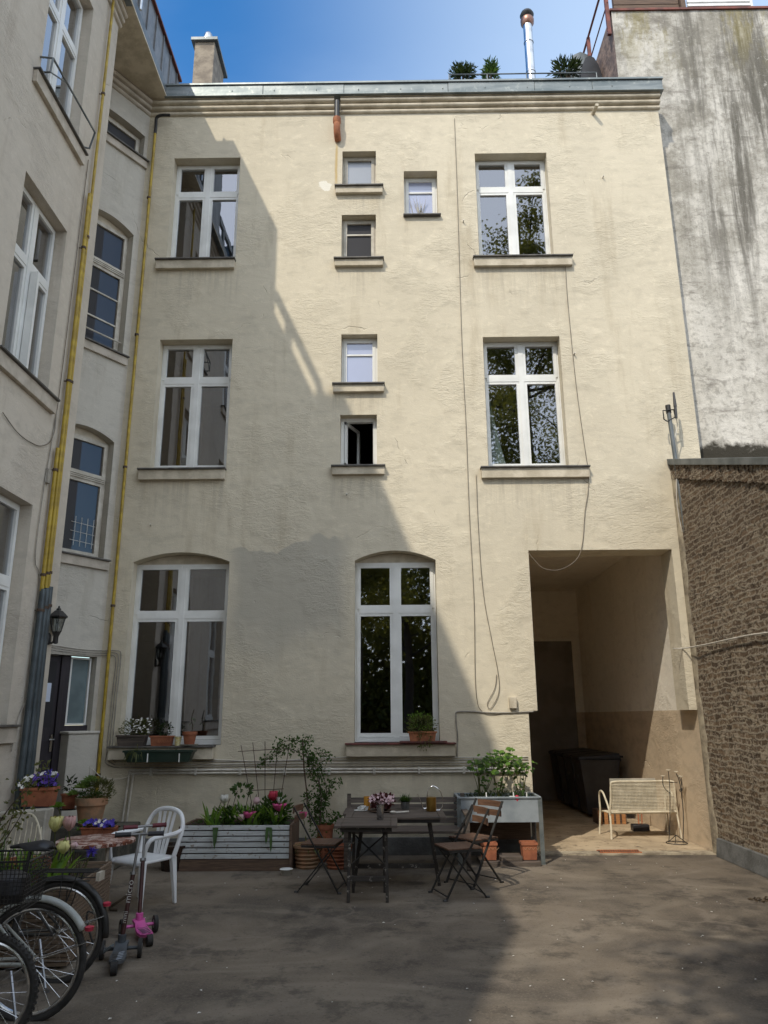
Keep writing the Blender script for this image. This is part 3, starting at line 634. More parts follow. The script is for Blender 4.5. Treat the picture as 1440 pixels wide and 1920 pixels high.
b = MB(); b.quad((-4.6, LY0, .1), (-4.6, LY1, .1), (-4.6, LY1, 10.9), (-4.6, LY0, 10.9)); 
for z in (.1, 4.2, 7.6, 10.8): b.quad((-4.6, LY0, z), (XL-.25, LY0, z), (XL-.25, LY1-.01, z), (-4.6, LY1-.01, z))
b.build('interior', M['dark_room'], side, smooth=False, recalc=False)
b = MB(); cornice(b, TL, LY0, LY1+.02, 10.74, mould()); b.build('cornice', M['trim_beige'], side, ang=50)
# stairwell bay (canted), soffit and cornice
CH = [(.06, .95, 9.90, 10.33, .03), (.10, .95, 6.57, 8.54, .10), (.10, .95, 3.62, 5.26, .10), (.06, 1.15, .30, 2.36, 0)]
b = MB(); wall(b, TC, 0, 1.9, 0, 10.98, CH, depth=.16); b.build('stair_bay_wall', M['stair'], side, smooth=False, recalc=False)
for h, st, gm, tr in ((CH[0], 'single', 'glass_dark', 1), (CH[1], 'stair', 'glass_dark', 2), (CH[2], 'stair', 'glass_dark', 1)):
    w_ = window(side, TC, h[0], h[1], h[2], h[3], style=st, gm=gm, fm='frame_old', transom=tr, rise=h[4], d=.12); sill(w_, TC, h[0]-.06, h[1]+.1, h[2], h=.14, out=.06, body='trim_beige')
    if tr == 1 and h[2] < 5:
        b = MB(TC)
        for k in range(4): b.tube([(.22+k*.0+.09*k, -.115, 3.76), (.22+.09*k, -.115, 4.15)], .004, 5)
        for k in range(3): b.tube([(.18, -.115, 3.82+k*.12), (.55, -.115, 3.83+k*.12)], .004, 5)
        b.build('grid_ornament', M['cable_white'], w_)
    if tr == 2:
        b = MB(TC); b.tube([(.08, -.06, 6.78), (.94, -.06, 6.78)], .012, 6); b.build('guard_rail', M['frame_old'], w_)
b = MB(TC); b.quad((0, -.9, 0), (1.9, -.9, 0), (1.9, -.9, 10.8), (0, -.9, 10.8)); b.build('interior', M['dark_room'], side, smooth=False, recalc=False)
b = MB(); cornice(b, TC, -.02, 1.9, 10.735, mould()); b.build('cornice', M['trim_beige'], side, ang=50)
b = MB(); b.box(-5.2, -3.46, LY1-.1, FY+.0, 10.988, 11.02); b.box(-5.2, -3.46, LY0, LY1-.1, 10.991, 11.02); b.build('soffit', M['trim'], side)
b = MB(); b.box(-3.54, -3.48, LY0, FY-.165, 11.022, 11.225); b.box(-3.56, -3.465, LY0, FY-.165, 10.99, 11.02); b.build('gutter', M['zinc_dark'], side, bevel=.006)
b = MB()
b.box(-3.57, -3.515, 7.92, 10.35, 11.0, 11.97)
for k in range(7): y = 8.02+k*.36; b.box(-3.517, -3.495, y-.008, y+.008, 11.23, 11.97)
at_ = b.build('attic_wall', M['zinc_clad'], side)
b = MB(); b.box(-3.64, -3.47, 7.92, 10.37, 11.97, 12.01); b.build('attic_trim', M['rust_trim'], at_)
b = MB(); b.tube([(-3.42, 8.25, 11.1), (-3.42, 8.25, 12.2)], .02, 10); b.build('vent_pipe', M['steel'], side)
b = MB(); b.box(-5.4, -3.52, LY0, 9.7, 11.023, 11.21); b.prism([(LY0-.01, 9.7), (LY0-.01, 9.85), (-1.5, 9.85), (-3.2, 7.65), (-3.6, 7.65), (-3.6, 7.5), (-3.2, 7.5), (-1.5, 9.7)], -6, -3.55, lambda a, y, c: (y, a, c))  # eave roof, and an unseen lower end sloped to shape the ground shadow
b.box(-4.3, -3.48, 6.56, 7.88, 11.23, 12.62)                                # unseen dormer block shaped to cast the step in the facade shadow
b.prism([(1.3, 11.23), (4.75, 11.23), (4.75, 12.15), (1.3, 11.6)], -4.5, -3.48, lambda a, y, c: (y, a, c))  # unseen raised stretch of roof, shaped for the shadow edge low on the facade
b.box(-3.53, -3.48, 5.30, 6.50, 11.52, 11.66); b.box(-3.53, -3.48, 6.08, 6.20, 11.20, 11.54); b.box(-3.53, -3.48, 5.25, 5.36, 11.20, 11.6)                                # unseen eave rail on posts, added to leave bright slots in the shadow
b.build('roof', M['zinc_dark'], side)
# window guard on top left window
b = MB(); b.T = TL
for w in (0, 0): pass
b.tube([(6.42, .0, 8.18), (6.42, .13, 8.18), (6.42, .14, 8.36), (6.42, .0, 8.38)], .012, 6)
b.tube([(6.42, .14, 8.36), (7.52, .16, 8.40), (7.55, .10, 8.20), (7.5, .0, 8.19)], .013, 6); b.tube([(6.42, .13, 8.18), (6.75, .14, 8.37)], .008, 6)
b.T = None; tag(b.build('window_guard', M['zinc_dark']), 'grey bent metal guard rail in front of the top left window', 'railing')
# entrance: door, sidelight, side panel in the stair bay
b = MB(TC); b.box(.50, 1.15, -.16, -.10, .30, 2.34)
for k in range(5): b.box(.56+k*.11, .655+k*.11, -.10, -.09, .40, 1.35)
dr = b.build('door', M['door_wood'], side, bevel=.004)
b = MB(TC); b.quad((.55, -.095, 1.50), (.90, -.095, 1.50), (.90, -.095, 2.28), (.55, -.095, 2.28)); b.build('door_pane', M['glass_dark'], dr, recalc=False)
b = MB(TC); b.box(.60, .80, -.092, -.089, 1.80, 2.02); b.build('notice', M['paper'], dr)
b = MB(TC); b.box(.515, .545, -.095, -.08, 1.22, 1.42); b.tube([(.53, -.08, 1.36), (.53, -.03, 1.36), (.60, -.03, 1.36)], .009, 6); b.build('handle', M['steel'], dr)
b = MB(TC); b.box(.38, .50, -.17, -.07, .30, 2.36); b.box(.06, .38, -.17, -.07, 1.42, 1.52); b.build('door_post', M['door_wood'], dr, bevel=.004)
fb = MB(TC); rect_frame(fb, .085, .375, 1.525, 2.345, -.12, -.075, .022); w_ = fb.build('window', M['frame'], side)
fb = MB(TC); fb.quad((.10, -.10, 1.54), (.36, -.10, 1.54), (.36, -.10, 2.33), (.10, -.10, 2.33)); fb.build('pane', simple('pale_teal_screen', (.16, .21, .22), (.12, .16, .17), 4, .25), w_, recalc=False)
b = MB(TC); b.box(-.0, .42, -.069, .10, .0, 1.42); b.box(-.01, .44, -.068, .115, 1.42, 1.455); b.build('parapet_wall', M['stair'], side, bevel=.01)
# entrance steps
st = thing('entrance_steps', 'dark stone steps with a pale concrete cheek in front of the left door', 'steps')
b = MB(); b.box(-4.9, -3.05, 8.35, 9.75, 0, .30); b.box(-4.9, -2.93, 8.0, 8.34, 0, .17); b.box(-4.9, -3.05, 9.0, 9.74, .301, .40); b.box(-3.9, -3.1, 8.36, 8.7, .30, .52); b.build('step', M['stone'], st, bevel=.02)
b = MB(); b.prism([(-4.6, .0), (-3.20, .0), (-3.18, .80), (-4.6, .72)], 7.35, 7.52, lambda a, y, c: (a, y, c)); b.build('cheek_slab', M['slab'], st, bevel=.012)

# pipes on the walls
def pipe(T, u, w, z0, z1, r, mat, name, label, group, cat='pipe', clips=(), u1=None):
    t = thing(name, label, cat, T(u, w, z0), 0, group); o = T(u, w, z0); b = MB()
    p1 = T(u if u1 is None else u1, w, z1)-o; b.tube([(0, 0, 0), p1], r, 12); b.build('pipe', mat, t)
    for z in clips:
        c = p1*((z-z0)/(z1-z0)); b = MB(); b.tube([c-Vector((0, 0, .014)), c+Vector((0, 0, .014))], r+.008, 10); q = c+T(0, -w, 0)-T(0, 0, 0); b.tube([c, q], .006, 6); b.build('clip', M['clip'], t)
    return t
g1 = 'yellow gas pipes beside the left windows'
pipe(TL, 7.86, .05, 2.92, 10.80, .018, M['yellow'], 'gas_pipe', 'thin yellow gas pipe rising all the way to the left cornice', g1, clips=(9.3, 7.2, 5.3, 3.1))
pipe(TL, 7.79, .055, 2.90, 7.75, .022, M['yellow'], 'gas_pipe', 'yellow gas pipe capped beside the upper stair window', g1, clips=(7.0, 5.28, 3.08))
pipe(TL, 7.72, .05, 2.88, 4.45, .021, M['yellow'], 'gas_pipe', 'shortest yellow gas pipe of the bundle on the left wall', g1, clips=(4.2, 3.05))
g2 = 'grey downpipes at the left corner'
pipe(TL, 7.92, .06, .05, 2.95, .032, M['downpipe'], 'downpipe', 'grey downpipe nearest the entrance door', g2, clips=(2.75, .9), u1=7.88)
pipe(TL, 7.80, .065, .05, 2.92, .036, M['downpipe'], 'downpipe', 'grey downpipe in the middle of the corner bundle', g2, clips=(2.72,), u1=7.80)
pipe(TL, 7.68, .06, .05, 2.90, .032, M['downpipe'], 'downpipe', 'grey downpipe nearest the ground floor left window', g2, clips=(2.68,), u1=7.73)
gp = thing('gas_pipe', 'single yellow gas pipe in the corner beside the facade with a black bent top', 'pipe', (-3.63, FY-.05, .8), 0, None)
b = MB(); b.tube([(0, 0, -.3), (0.01, 0, 9.6)], .021, 12); b.build('pipe', M['yellow'], gp)
b = MB(); b.tube(smooth_path([(.01, 0, 9.58), (.01, 0, 9.75), (.02, -.02, 9.86), (.10, -.05, 9.88), (.24, -.06, 9.87)], 4), .024, 8); b.build('bend', M['black'], gp)
for z in (.12, 2.2, 4.1, 6.1, 8.4): b = MB(); b.tube([(0, 0, z), (0, 0, z+.03)], .03, 10); b.tube([(0, 0, z+.01), (0, .05, z+.01)], .006, 6); b.build('clip', M['clip'], gp)

# lantern
ln = thing('wall_lantern', 'black lantern on a bracket on the left wing beside the door', 'lantern', (XL+.0, 8.08, 2.55))
ln.location = (XL, 8.11, PX(103, 1195, XL).z); ln.scale = (.9, .9, .85); lx = 0.08
b = MB(); b.tube(smooth_path([(-.02, 0, -.06), (.04, 0, -.09), (.08, 0, -.03), (.085, 0, .06)], 4), .013, 8); b.lathe((-.015, 0, -.02), [(.03, -.09), (.045, -.05), (.04, .03), (.02, .06)], 12); b.lathe((.085, 0, -.07), [(.012, -.03), (.03, -.02), (.03, .06), (.045, .10), (.05, .115)], 12); lb = b.build('bracket', M['black'], ln)
b = MB()
for k in range(6):
    a = k*math.pi/3; b.tube([(.085+.055*math.cos(a), .055*math.sin(a), .05), (.085+.095*math.cos(a), .095*math.sin(a), .23)], .005, 5)
b.lathe((.085, 0, .23), [(.118, 0), (.12, .012), (.05, .085), (.03, .09), (.03, .11), (.012, .125), (.012, .14), (.004, .15)], 6); b.lathe((.085, 0, .04), [(.05, 0), (.06, .012)], 6); b.build('cage', M['black'], ln, smooth=False)
b = MB(); b.lathe((.085, 0, .05), [(.052, 0), (.092, .18)], 6); b.build('lamp_glass', M['glass_clear'], ln, smooth=False)
b = MB(); b.lathe((.085, 0, .07), [(.012, -.03), (.02, .0), (.028, .04), (.02, .075), (.004, .09)], 10); b.build('bulb', M['frame'], ln)

# ------------------------------------------------------------ right side: neighbour house, garden wall
nb = thing('neighbour_house', 'taller neighbouring house with a mossy, black streaked blank wall', 'building')
b = MB(); b.T = None; NY = 10.12
b.quad((4.24, NY, 0), (14, NY, 0), (14, NY, 10.9), (4.24, NY, 10.9)); b.quad((3.79, NY, 10.9), (14, NY, 10.9), (14, NY, 13.06), (3.79, NY, 13.06)); b.build('wall', M['streaked'], nb, smooth=False, recalc=False)
b = MB(); b.quad((3.79, NY, 11), (3.79, NY, 13.06), (3.79, 18, 13.06), (3.79, 18, 11)); b.quad((3.79, 18, 5), (14, 18, 5), (14, 18, 13.06), (3.79, 18, 13.06)); b.quad((3.79, NY, 13.05), (14, NY, 13.05), (14, 18, 13.05), (3.79, 18, 13.05)); b.build('side_wall', simple('brown_render', (.26, .18, .14), (.14, .10, .085), 5, .95, bump=.03, bsc=9), nb, smooth=False, recalc=False)
b = MB(); b.box(3.76, 14, NY-.03, NY+.2, 13.06, 13.10); b.build('coping', M['rust_trim'], nb)
b = MB(); b.box(3.85, 4.95, NY+.02, NY+.12, 13.10, 13.22); b.box(3.85, 4.95, NY+.02, NY+.10, 13.23, 13.42); b.box(4.97, 5.05, NY-.02, NY+.1, 13.10, 13.7); b.build('terrace_board', M['brown_wood'], nb, bevel=.006)
b = MB()
for k in range(4): b.box(5.08, 6.15, NY-.02, NY+.02, 13.13+k*.085, 13.185+k*.085)
b.box(6.13, 6.17, NY-.03, NY+.0, 13.1, 13.7); b.build('terrace_rail', M['frame'], nb, bevel=.004)
b = MB(); b.tube([(3.72, NY, 13.7), (3.72, 18, 13.7)], .02, 8); b.tube([(3.74, NY, 13.25), (3.74, 18, 13.25)], .012, 6)
for k in range(8): b.box(3.70, 3.76, NY+k*1.1, NY+.05+k*1.1, 12.6, 13.72)
b.build('terrace_side_rail', M['rust_trim'], nb)

gw = thing('garden_wall', 'rough brown brick wall on the right with crumbling mortar and a sloping zinc top', 'wall')
def ztop(y): return 4.92+(y-9.8)*.340
b = MB()
ys = [FY-.003, 7.0, 4.0, 1.0, -2, -7.5]
zt = [max(ztop(y), 2.6) for y in ys]
poly = [(y, z-.02) for y, z in zip(ys, zt)]+[(-7.5, 0), (FY-.003, 0)]
b.prism(poly, XR, XR+.30, lambda a, y, c: (y, a, c)); b.build('brickwork', M['brick'], gw, smooth=False)
b = MB()
yy = FY-.01; i = 0
while yy > 1.0:      # soldier course of upright bricks under the cap
    z = ztop(yy); b.box(XR-.028+rnd.uniform(-.008, .008), XR+.02, yy-.062, yy, z-.24+rnd.uniform(-.01, .01), z-.03); yy -= .074; i += 1
b.build('soldier_course', M['brick'], gw, smooth=False, bevel=.006)
b = MB(); b.add([(x, y, ztop(y)+dz) for x in (XR-.055, XR+.36) for y in (FY-.012, 1.0) for dz in (-.03, .055)], [(0, 1, 3, 2), (4, 6, 7, 5), (0, 4, 5, 1), (2, 3, 7, 6), (1, 5, 7, 3), (0, 2, 6, 4)])
b.build('zinc_cap', M['zinc_dark'], gw, bevel=.006)
b = MB(); b.prism([(XR-.06, .0), (XR+.01, .0), (XR+.01, .205), (XR-.035, .20)], -7.5, 9.6, lambda a, y, c: (a, y, c)); b.build('wall_base', M['plinth'], gw, bevel=.006)
# pale mortar haunch at the junction with the facade
b = MB(); n = 40; vs = []
for i in range(n+1):
    z = .02+4.7*i/n; w = .04+.012*math.sin(i*.7)+rnd.uniform(-.012, .012); vs += [(XR-.0, FY-.005, z), (XR-.02-w*.35, FY-.02-w*.8, z), (XR-.004, FY-.06-w*2.2, z)]
b.add(vs, [(3*i+k, 3*i+k+1, 3*i+4+k, 3*i+3+k) for i in range(n) for k in (0, 1)]); b.build('mortar_fillet', M['kerb'], gw, recalc=False, ang=180)

# antenna mast on the garden wall
an = thing('antenna_mast', 'grey pole with a small black antenna fixed above the brick wall', 'antenna', W(1283, 1003, 9.62))
o = an.location; q = lambda x, y, Y=9.62: W(x, y, Y)-o
b = MB(); b.tube([q(1284, 985), q(1272, 900), q(1254, 775, 9.6)], .028, 12); b.tube([q(1284, 1000), q(1284, 985)], [.012, .026], 10); b.build('pole', M['zinc_dark'], an)
b = MB(); b.tube([q(1251, 790, 9.58), q(1245, 786, 9.58), q(1243, 770, 9.58), q(1263, 768, 9.58), q(1266, 782, 9.58), q(1251, 790, 9.58)], .009, 6); b.tube([q(1254, 775), q(1252, 760)], .035, 10); b.build('clamp', M['black'], an)
b = MB(); b.tube([q(1268, 784, 9.55), q(1266, 762, 9.55)], .02, 8); b.tube([q(1266, 762, 9.55), q(1263, 736, 9.55)], [.024, .014], 8); b.build('antenna', M['black_plastic'], an)
b = MB(); b.tube(smooth_path([q(1268, 784, 9.55), q(1270, 800), q(1264, 830), q(1268, 870), q(1270, 950), q(1285, 1020, 9.7)], 4), .006, 5); b.build('cable', M['cable_white'], an)
tc_ = lambda name, mat, lab, pts, r, grp=None, n=5: tag((lambda b: (b.tube(smooth_path(pts, n), r, 6), b.build(name, mat))[1])(MB()), lab, 'cable', grp)
tc_('wall_cable', M['cable_white'], 'pale cable sagging from the passage jamb to the brick wall', [W(1263, 1216, 9.78), W(1285, 1215, 9.75), PX(1325, 1208, 3.77), PX(1370, 1198, 3.78), PX(1410, 1190, 3.78), PX(1440, 1186, 3.78), PX(1500, 1176, 3.78)], .009)
tc_('wall_cable', M['cable_dark'], 'dark cable dropping from the cornice down the whole facade', [W(x, y, FY-.012) for x, y in ((852, 222), (858, 380), (866, 640), (874, 800), (880, 960), (889, 1130), (892, 1290), (905, 1335), (940, 1338))], .004)
tc_('wall_cable', M['cable_dark'], 'looped dark cable starting below the first floor right window', [W(x, y, FY-.014) for x, y in ((893, 890), (897, 990), (906, 1110), (922, 1200), (934, 1262), (935, 1300), (920, 1328), (914, 1318), (928, 1290), (931, 1265))], .004)
tc_('wall_cable', M['cable_dark'], 'cable running from the upper right window past the first floor sill to the passage', [W(x, y, FY-.014) for x, y in ((1060, 490), (1064, 560), (1080, 720), (1098, 850), (1103, 882), (1103, 920), (1097, 960), (1092, 1020))]+[W(x, y, FY-.03) for x, y in ((1080, 1050), (1050, 1068), (1020, 1066), (1002, 1050), (990, 1035))], .0045)
tc_('wall_cable', M['cable'], 'pair of cables boxed along the wall beside the passage', [W(x, y, FY-.012) for x, y in ((857, 1420), (858, 1380), (855, 1345), (862, 1334), (920, 1336), (960, 1336), (1000, 1334))], .009)
tc_('wall_cable', M['cable_white'], 'thin cable hanging in a loop from the facade corner above the steps', [W(x, y, 9.7) for x, y in ((173, 1442), (190, 1456), (215, 1461), (236, 1458), (250, 1450))], .005)
tc_('wall_cable', M['cable_dark'], 'dark cable drooping along the left wing above the ground floor window', [TL(u, .015, z) for u, z in ((6.6, 4.40), (6.9, 4.32), (7.2, 4.32), (7.45, 4.38), (7.65, 4.56), (7.68, 5.0), (7.72, 7.2), (7.74, 8.2))], .005)
tc_('wall_cable', M['cable'], 'grey cable running down the left wing beside the yellow pipes', [TL(u, .015, z) for u, z in ((7.68, 4.9), (7.62, 4.3), (7.58, 3.9), (7.57, 3.2), (7.72, 3.0), (7.72, 2.2), (7.80, 1.9), (7.6, 1.6), (7.55, 1.3))], .006)
b = MB(); b.T = TL; b.box(7.60, 7.66, .0, .04, 4.02, 4.18); b.T = None; tag(b.build('junction_box', M['cable'], bevel=.004), 'small junction box on the left wing beside the yellow pipes', 'junction box')
b = MB(); b.T = TF; b.box(1.46, 1.55, .0, .06, 1.69, 1.83); b.T = None; tag(b.build('junction_box', M['trim'], bevel=.006), 'small cream box above the boxed cables near the passage', 'junction box')
# cable bundle above entrance door and below the windows
for k in range(3):
    o_ = .03*k
    tc_('wall_cable', M['cable'], ('upper', 'middle', 'lower')[k]+' cable of the bundle over the entrance door turning down beside the gas pipe', [TC(.95, .015+.01*k, 2.48-o_), TC(.4, .015+.01*k, 2.44-o_), TC(.04, .015, 2.44-o_)]+[(-3.66, FY-.02, 2.44-o_), (-3.52-o_, FY-.02, 2.44-o_), (-3.48-o_, FY-.02, 2.36-o_), (-3.49-o_, FY-.015, 1.9), (-3.50-o_, FY-.015, 1.2), (-3.50-o_, FY-.015, 1.13-o_), (-3.44, FY-.015, 1.075-o_)], .0055, 'cables over the entrance door', 4)
for k in range(4):
    z = 1.115-.032*k
    tc_('wall_cable', M['cable'] if k % 2 else M['cable_white'], ('topmost', 'second', 'third', 'lowest')[k]+' of the thin cables strung under the ground floor windows', [(-3.45+.9*i, FY-.012-.004*(i % 2), z+.006*math.sin(i*2.3+k)+(-.03 if (k == 0 and i == 2) else 0)) for i in range(6)]+[(1.66, FY-.012, z)], .006, 'cables under the ground floor windows', 4)
cd = thing('conduit', 'white conduit running low across the facade and down to the ground at its left end', 'conduit', (-3.25, FY-.03, .98))
b = MB(); b.tube([(0, 0, .0), (4.85, 0, .0)], .015, 8); b.tube([(0, 0, 0), (-.05, 0, -.70)], .013, 8); b.build('pipe', M['cable_white'], cd)
b = MB(); b.tube([(.0, 0, -.035), (4.85, 0, -.035)], .013, 8); b.tube([(.05, 0, -.035), (.0, 0, -.74)], .013, 8); b.build('pipe', M['cable_white'], cd)
for k in range(9): b = MB(); b.box(.25+k*.55, .28+k*.55, -.018, .03, -.06, .025); b.build('clip', M['cable_white'], cd)

# ------------------------------------------------------------ plants helpers
def pot(c, r, h, mat='terracotta', rim=.12, name='plant_pot', label='', cat='plant pot', ribs=0, group=None, sq=0):
    t = thing(name, label, cat, c, 0, group); b = MB(); rt_ = r; rb = r*.72
    pr = [(rb, 0), (rt_*.95, h*(1-rim)), (rt_*1.06, h*(1-rim)+.002), (rt_*1.08, h), (rt_*.96, h), (rt_*.92, h*.9), (.01, h*.9)]
    if ribs:
        pr = [(rb, 0)]
        for k in range(ribs): f = (k+.5)/ribs*.85; rr = rb+(rt_-rb)*f; pr += [(rr-.004, h*(f-.35/ribs*.85)), (rr+.008, h*f), (rr-.004, h*(f+.35/ribs*.85))]
        pr += [(rt_*1.02, h*.87), (rt_*1.09, h*.90), (rt_*1.09, h), (rt_*.95, h), (rt_*.92, h*.9), (.01, h*.9)]
    b.lathe((0, 0, 0), pr, 28); b.build('pot', M[mat], t)
    b = MB(); b.lathe((0, 0, h*.86), [(.001, -.001), (rt_*.92, 0), (rt_*.5, .012), (.002, .016)], 16); b.build('soil', M['soil'], t)
    return t
def trough(c, l, w, h, mat='terracotta', name='flower_trough', label='', rz=0, cat='planter', soil=True, group=None):
    t = thing(name, label, cat, c, rz, group); b = MB(); a = .88
    b.add([(x*l/2*s, y*w/2*s, z) for (s, z) in ((a, 0), (1, h), (.93, h), (.9, h*.82)) for x, y in ((-1, -1), (1, -1), (1, 1), (-1, 1))],
          [(3, 2, 1, 0)]+[(i*4+k, i*4+(k+1) % 4, (i+1)*4+(k+1) % 4, (i+1)*4+k) for i in range(3) for k in range(4)]+[(12, 13, 14, 15)])
    b.add([(x*(l/2+.008), y*(w/2+.008), z) for z in (h*.84, h) for x, y in ((-1, -1), (1, -1), (1, 1), (-1, 1))], [(k, (k+1) % 4, 4+(k+1) % 4, 4+k) for k in range(4)]+[(0, 3, 2, 1)])
    b.build('box', M[mat], t, bevel=.006)
    if soil: b = MB(); b.box(-l*.44, l*.44, -w*.42, w*.42, h*.80, h*.86); b.build('soil', M['soil'], t)
    return t
def rv(s=1): return Vector((rnd.uniform(-s, s), rnd.uniform(-s, s), rnd.uniform(-s, s)))
def bush(b, c, rx, ry, rz, n, l, w, up=.3, shell=.5):
    c = Vector(c)
    for _ in range(n):
        d = rv().normalized(); r = shell+(1-shell)*rnd.random(); p = c+Vector((d.x*rx*r, d.y*ry*r, d.z*rz*r)); dd = d+Vector((0, 0, up))+rv(.5); b.leaf(p, dd, l*rnd.uniform(.7, 1.3), w*rnd.uniform(.7, 1.2))
def flower(b, p, r, n=5, up=(0, -.5, .8)):
    p = Vector(p); u = Vector(up).normalized(); a = u.cross(Vector((1, 0, .1))).normalized(); c = u.cross(a)
    for k in range(n):
        t = 2*math.pi*k/n+rnd.random()*.3; d = a*math.cos(t)+c*math.sin(t)+u*.35; b.leaf(p, d, r, r*.9, .1, nrm=u)
def tulip(b, p, r, h, open_=1.):
    p = Vector(p)
    for lay in range(2):
        for k in range(3):
            t = 2*math.pi*(k/3)+lay*math.pi/3+rnd.random()*.2; d = Vector((math.cos(t), math.sin(t), 0)); s = Vector((-math.sin(t), math.cos(t), 0)); rr = r*(1-.12*lay)
            rows = [(0, .0, .15), (.25, .75, .7), (.55, 1.0, .95), (.8, .95*open_, .72), (1., 1.0*open_, .12)]
            vs = []
            for f, q, w in rows:
                for e in (-1, 0, 1): vs.append(p+d*(rr*q*(1 if e == 0 else .62))+s*(e*rr*w)+Vector((0, 0, h*f)))
            b.add(vs, [(3*i+j, 3*i+j+1, 3*i+4+j, 3*i+3+j) for i in range(4) for j in (0, 1)])
def strap(b, p, d, l, w, droop=.5, n=5):
    """long strap leaf"""
    p = Vector(p); d = Vector(d).normalized(); vs = []; s = d.cross(Vector((0, 0, 1)));
    if s.length < 1e-3: s = Vector((1, 0, 0))
    s.normalize(); cur = p.copy(); dd = d.copy()
    for i in range(n+1):
        f = i/n; ww = w*(.55+.9*f)*(1-f)**.6+.001 if i else w*.5
        vs += [cur-s*ww/2, cur+s*ww/2+Vector((0, 0, .0))]; dd = (dd+Vector((d.x*.1, d.y*.1, -droop/n*1.4))).normalized(); cur = cur+dd*(l/n)
    b.add(vs, [(2*i, 2*i+1, 2*i+3, 2*i+2) for i in range(n)])
def plant(t, fn, mat, name='foliage', **k):
    b = MB(); fn(b); return b.build(name, M[mat], t, recalc=False, ang=180, **k)
def ptree(name, label, cat, c, group=None): return thing(name, label, cat, c, 0, group)

# ------------------------------------------------------------ window sill things
SZ = 1.27; SY = FY-.05
t = trough((-3.23, SY-.03, SZ), .36, .13, .13, 'grey_wood', label='weathered wooden box with small white blossoms on the left window sill', name='planter_box')
plant(t, lambda b: bush(b, (.03, 0, .20), .20, .07, .14, 420, .035, .012, .6), 'leaf_olive'); plant(t, lambda b: [flower(b, (rnd.uniform(-.02, .24), rnd.uniform(-.07, .02), rnd.uniform(.15, .34)), .014) for _ in range(60)], 'petal_white', 'blossom')
t = trough((-2.86, SY-.03, SZ), .27, .12, .12, 'terracotta', label='orange terracotta trough with a leaf pattern on the left window sill', name='flower_trough')
plant(t, lambda b: bush(b, (.03, 0, .19), .09, .05, .10, 150, .035, .018), 'leaf_dark')
b = MB()
for k in range(8):
    for s_ in (-1, 1): b.leaf((-.10+k*.029, -.062, .035), (s_*.6, -.08, 1), .045, .016, 0, nrm=(0, 1, 0))
b.build('relief', M['rust'], t, recalc=False)
t = pot((-2.665, SY-.03, SZ), .045, .11, 'yellow_ceramic', label='small yellow patterned ceramic pot between the two orange pots', name='flower_pot')
t = pot((-2.52, SY-.03, SZ+.012), .085, .155, 'terracotta', label='round orange pot with a bare stem at the right end of the left sill', name='flower_pot', rim=.25)
b = MB(); b.tube(smooth_path([(.02, 0, .13), (.03, 0, .22), (.01, 0, .30), (.035, 0, .42)], 3), .005, 5); b.build('stem', M['stemwood'], t); plant(t, lambda b: bush(b, (.02, 0, .27), .03, .03, .05, 14, .03, .014), 'leaf')
b = MB(); b.lathe((0, 0, -.012), [(.07, 0), (.10, .004), (.11, .018), (.10, .018), (.001, .012)], 20); b.build('saucer', M['slab'], t)
t = trough((-2.83, FY-.24, 1.09), .84, .16, .135, 'green_trough', label='long dark green trough hanging under the left window sill', name='hanging_trough')
b = MB()
for x in (-.12, .26): b.tube([(x, -.085, .0), (x, -.085, .10)], .008, 6)
for x in (-.3, .3): b.bar((x, .08, .12), (x, .24, .12), .02, .01)
b.build('bracket', M['frame'], t); plant(t, lambda b: [strap(b, (-.28, 0, .12), (rnd.uniform(-1, 1), rnd.uniform(-1, .2), rnd.uniform(.6, 1.4)), rnd.uniform(.16, .28), .012, 2.2) for _ in range(40)], 'leaf_olive')
plant(t, lambda b: bush(b, (.05, 0, .12), .36, .05, .03, 60, .025, .01), 'leaf_dark', 'sprouts')
t = trough((.36, SY-.04, 1.293), .34, .13, .13, 'rust', label='rust red trough with trailing yellow green plant on the right window sill', name='flower_trough')
plant(t, lambda b: (bush(b, (-.02, -.02, .20), .20, .10, .14, 520, .032, .014, .5), bush(b, (.02, -.09, .03), .10, .03, .12, 120, .03, .013, -.6)), 'leaf_olive')
plant(t, lambda b: bush(b, (-.02, -.02, .24), .19, .09, .13, 160, .03, .013, .6), 'leaf_bright', 'young_foliage')
b = MB(); b.box(-.28, .30, -.085, .075, -.001, .016); b.build('saucer', M['sill_red'], t)

# ------------------------------------------------------------ steps: pots and flowers
t = trough(W(72, 1511, 7.62), .30, .15, .17, 'terracotta', label='terracotta trough of violet and white flowers on the concrete cheek by the steps', name='flower_trough')
plant(t, lambda b: bush(b, (0, 0, .17), .16, .08, .09, 260, .045, .022), 'leaf'); 
plant(t, lambda b: [flower(b, (rnd.uniform(-.05, .15), rnd.uniform(-.09, .06), rnd.uniform(.19, .29)), .026, 5, (rnd.uniform(-.3, .3), -.8, .6)) for _ in range(80)], 'petal_violet', 'violet_blossom')
plant(t, lambda b: [flower(b, (rnd.uniform(-.17, -.03) if _ < 26 else rnd.uniform(0, .14), rnd.uniform(-.09, .04), rnd.uniform(.17, .27) if _ < 26 else .29), .026, 5, (0, -.8, .6)) for _ in range(38)], 'petal_white', 'white_blossom')
def agap(c, top, label):
    t = thing('violet_star_flower', label, 'flower', c); b = MB(); top = Vector(top)-Vector(c)
    b.tube(smooth_path([(0, 0, 0), top*.5+Vector((.01, 0, 0)), top], 4), .004, 5); b.build('stem', M['leaf_olive'], t)
    b = MB()
    for _ in range(46):
        d = rv().normalized(); b.leaf(top, d, rnd.uniform(.035, .06), .009, .1)
    b.build('blossom', M['petal_blue'], t, recalc=False)
agap(W(88, 1480, 7.5), W(91, 1450, 7.5), 'violet star shaped flower rising above the trough by the door')
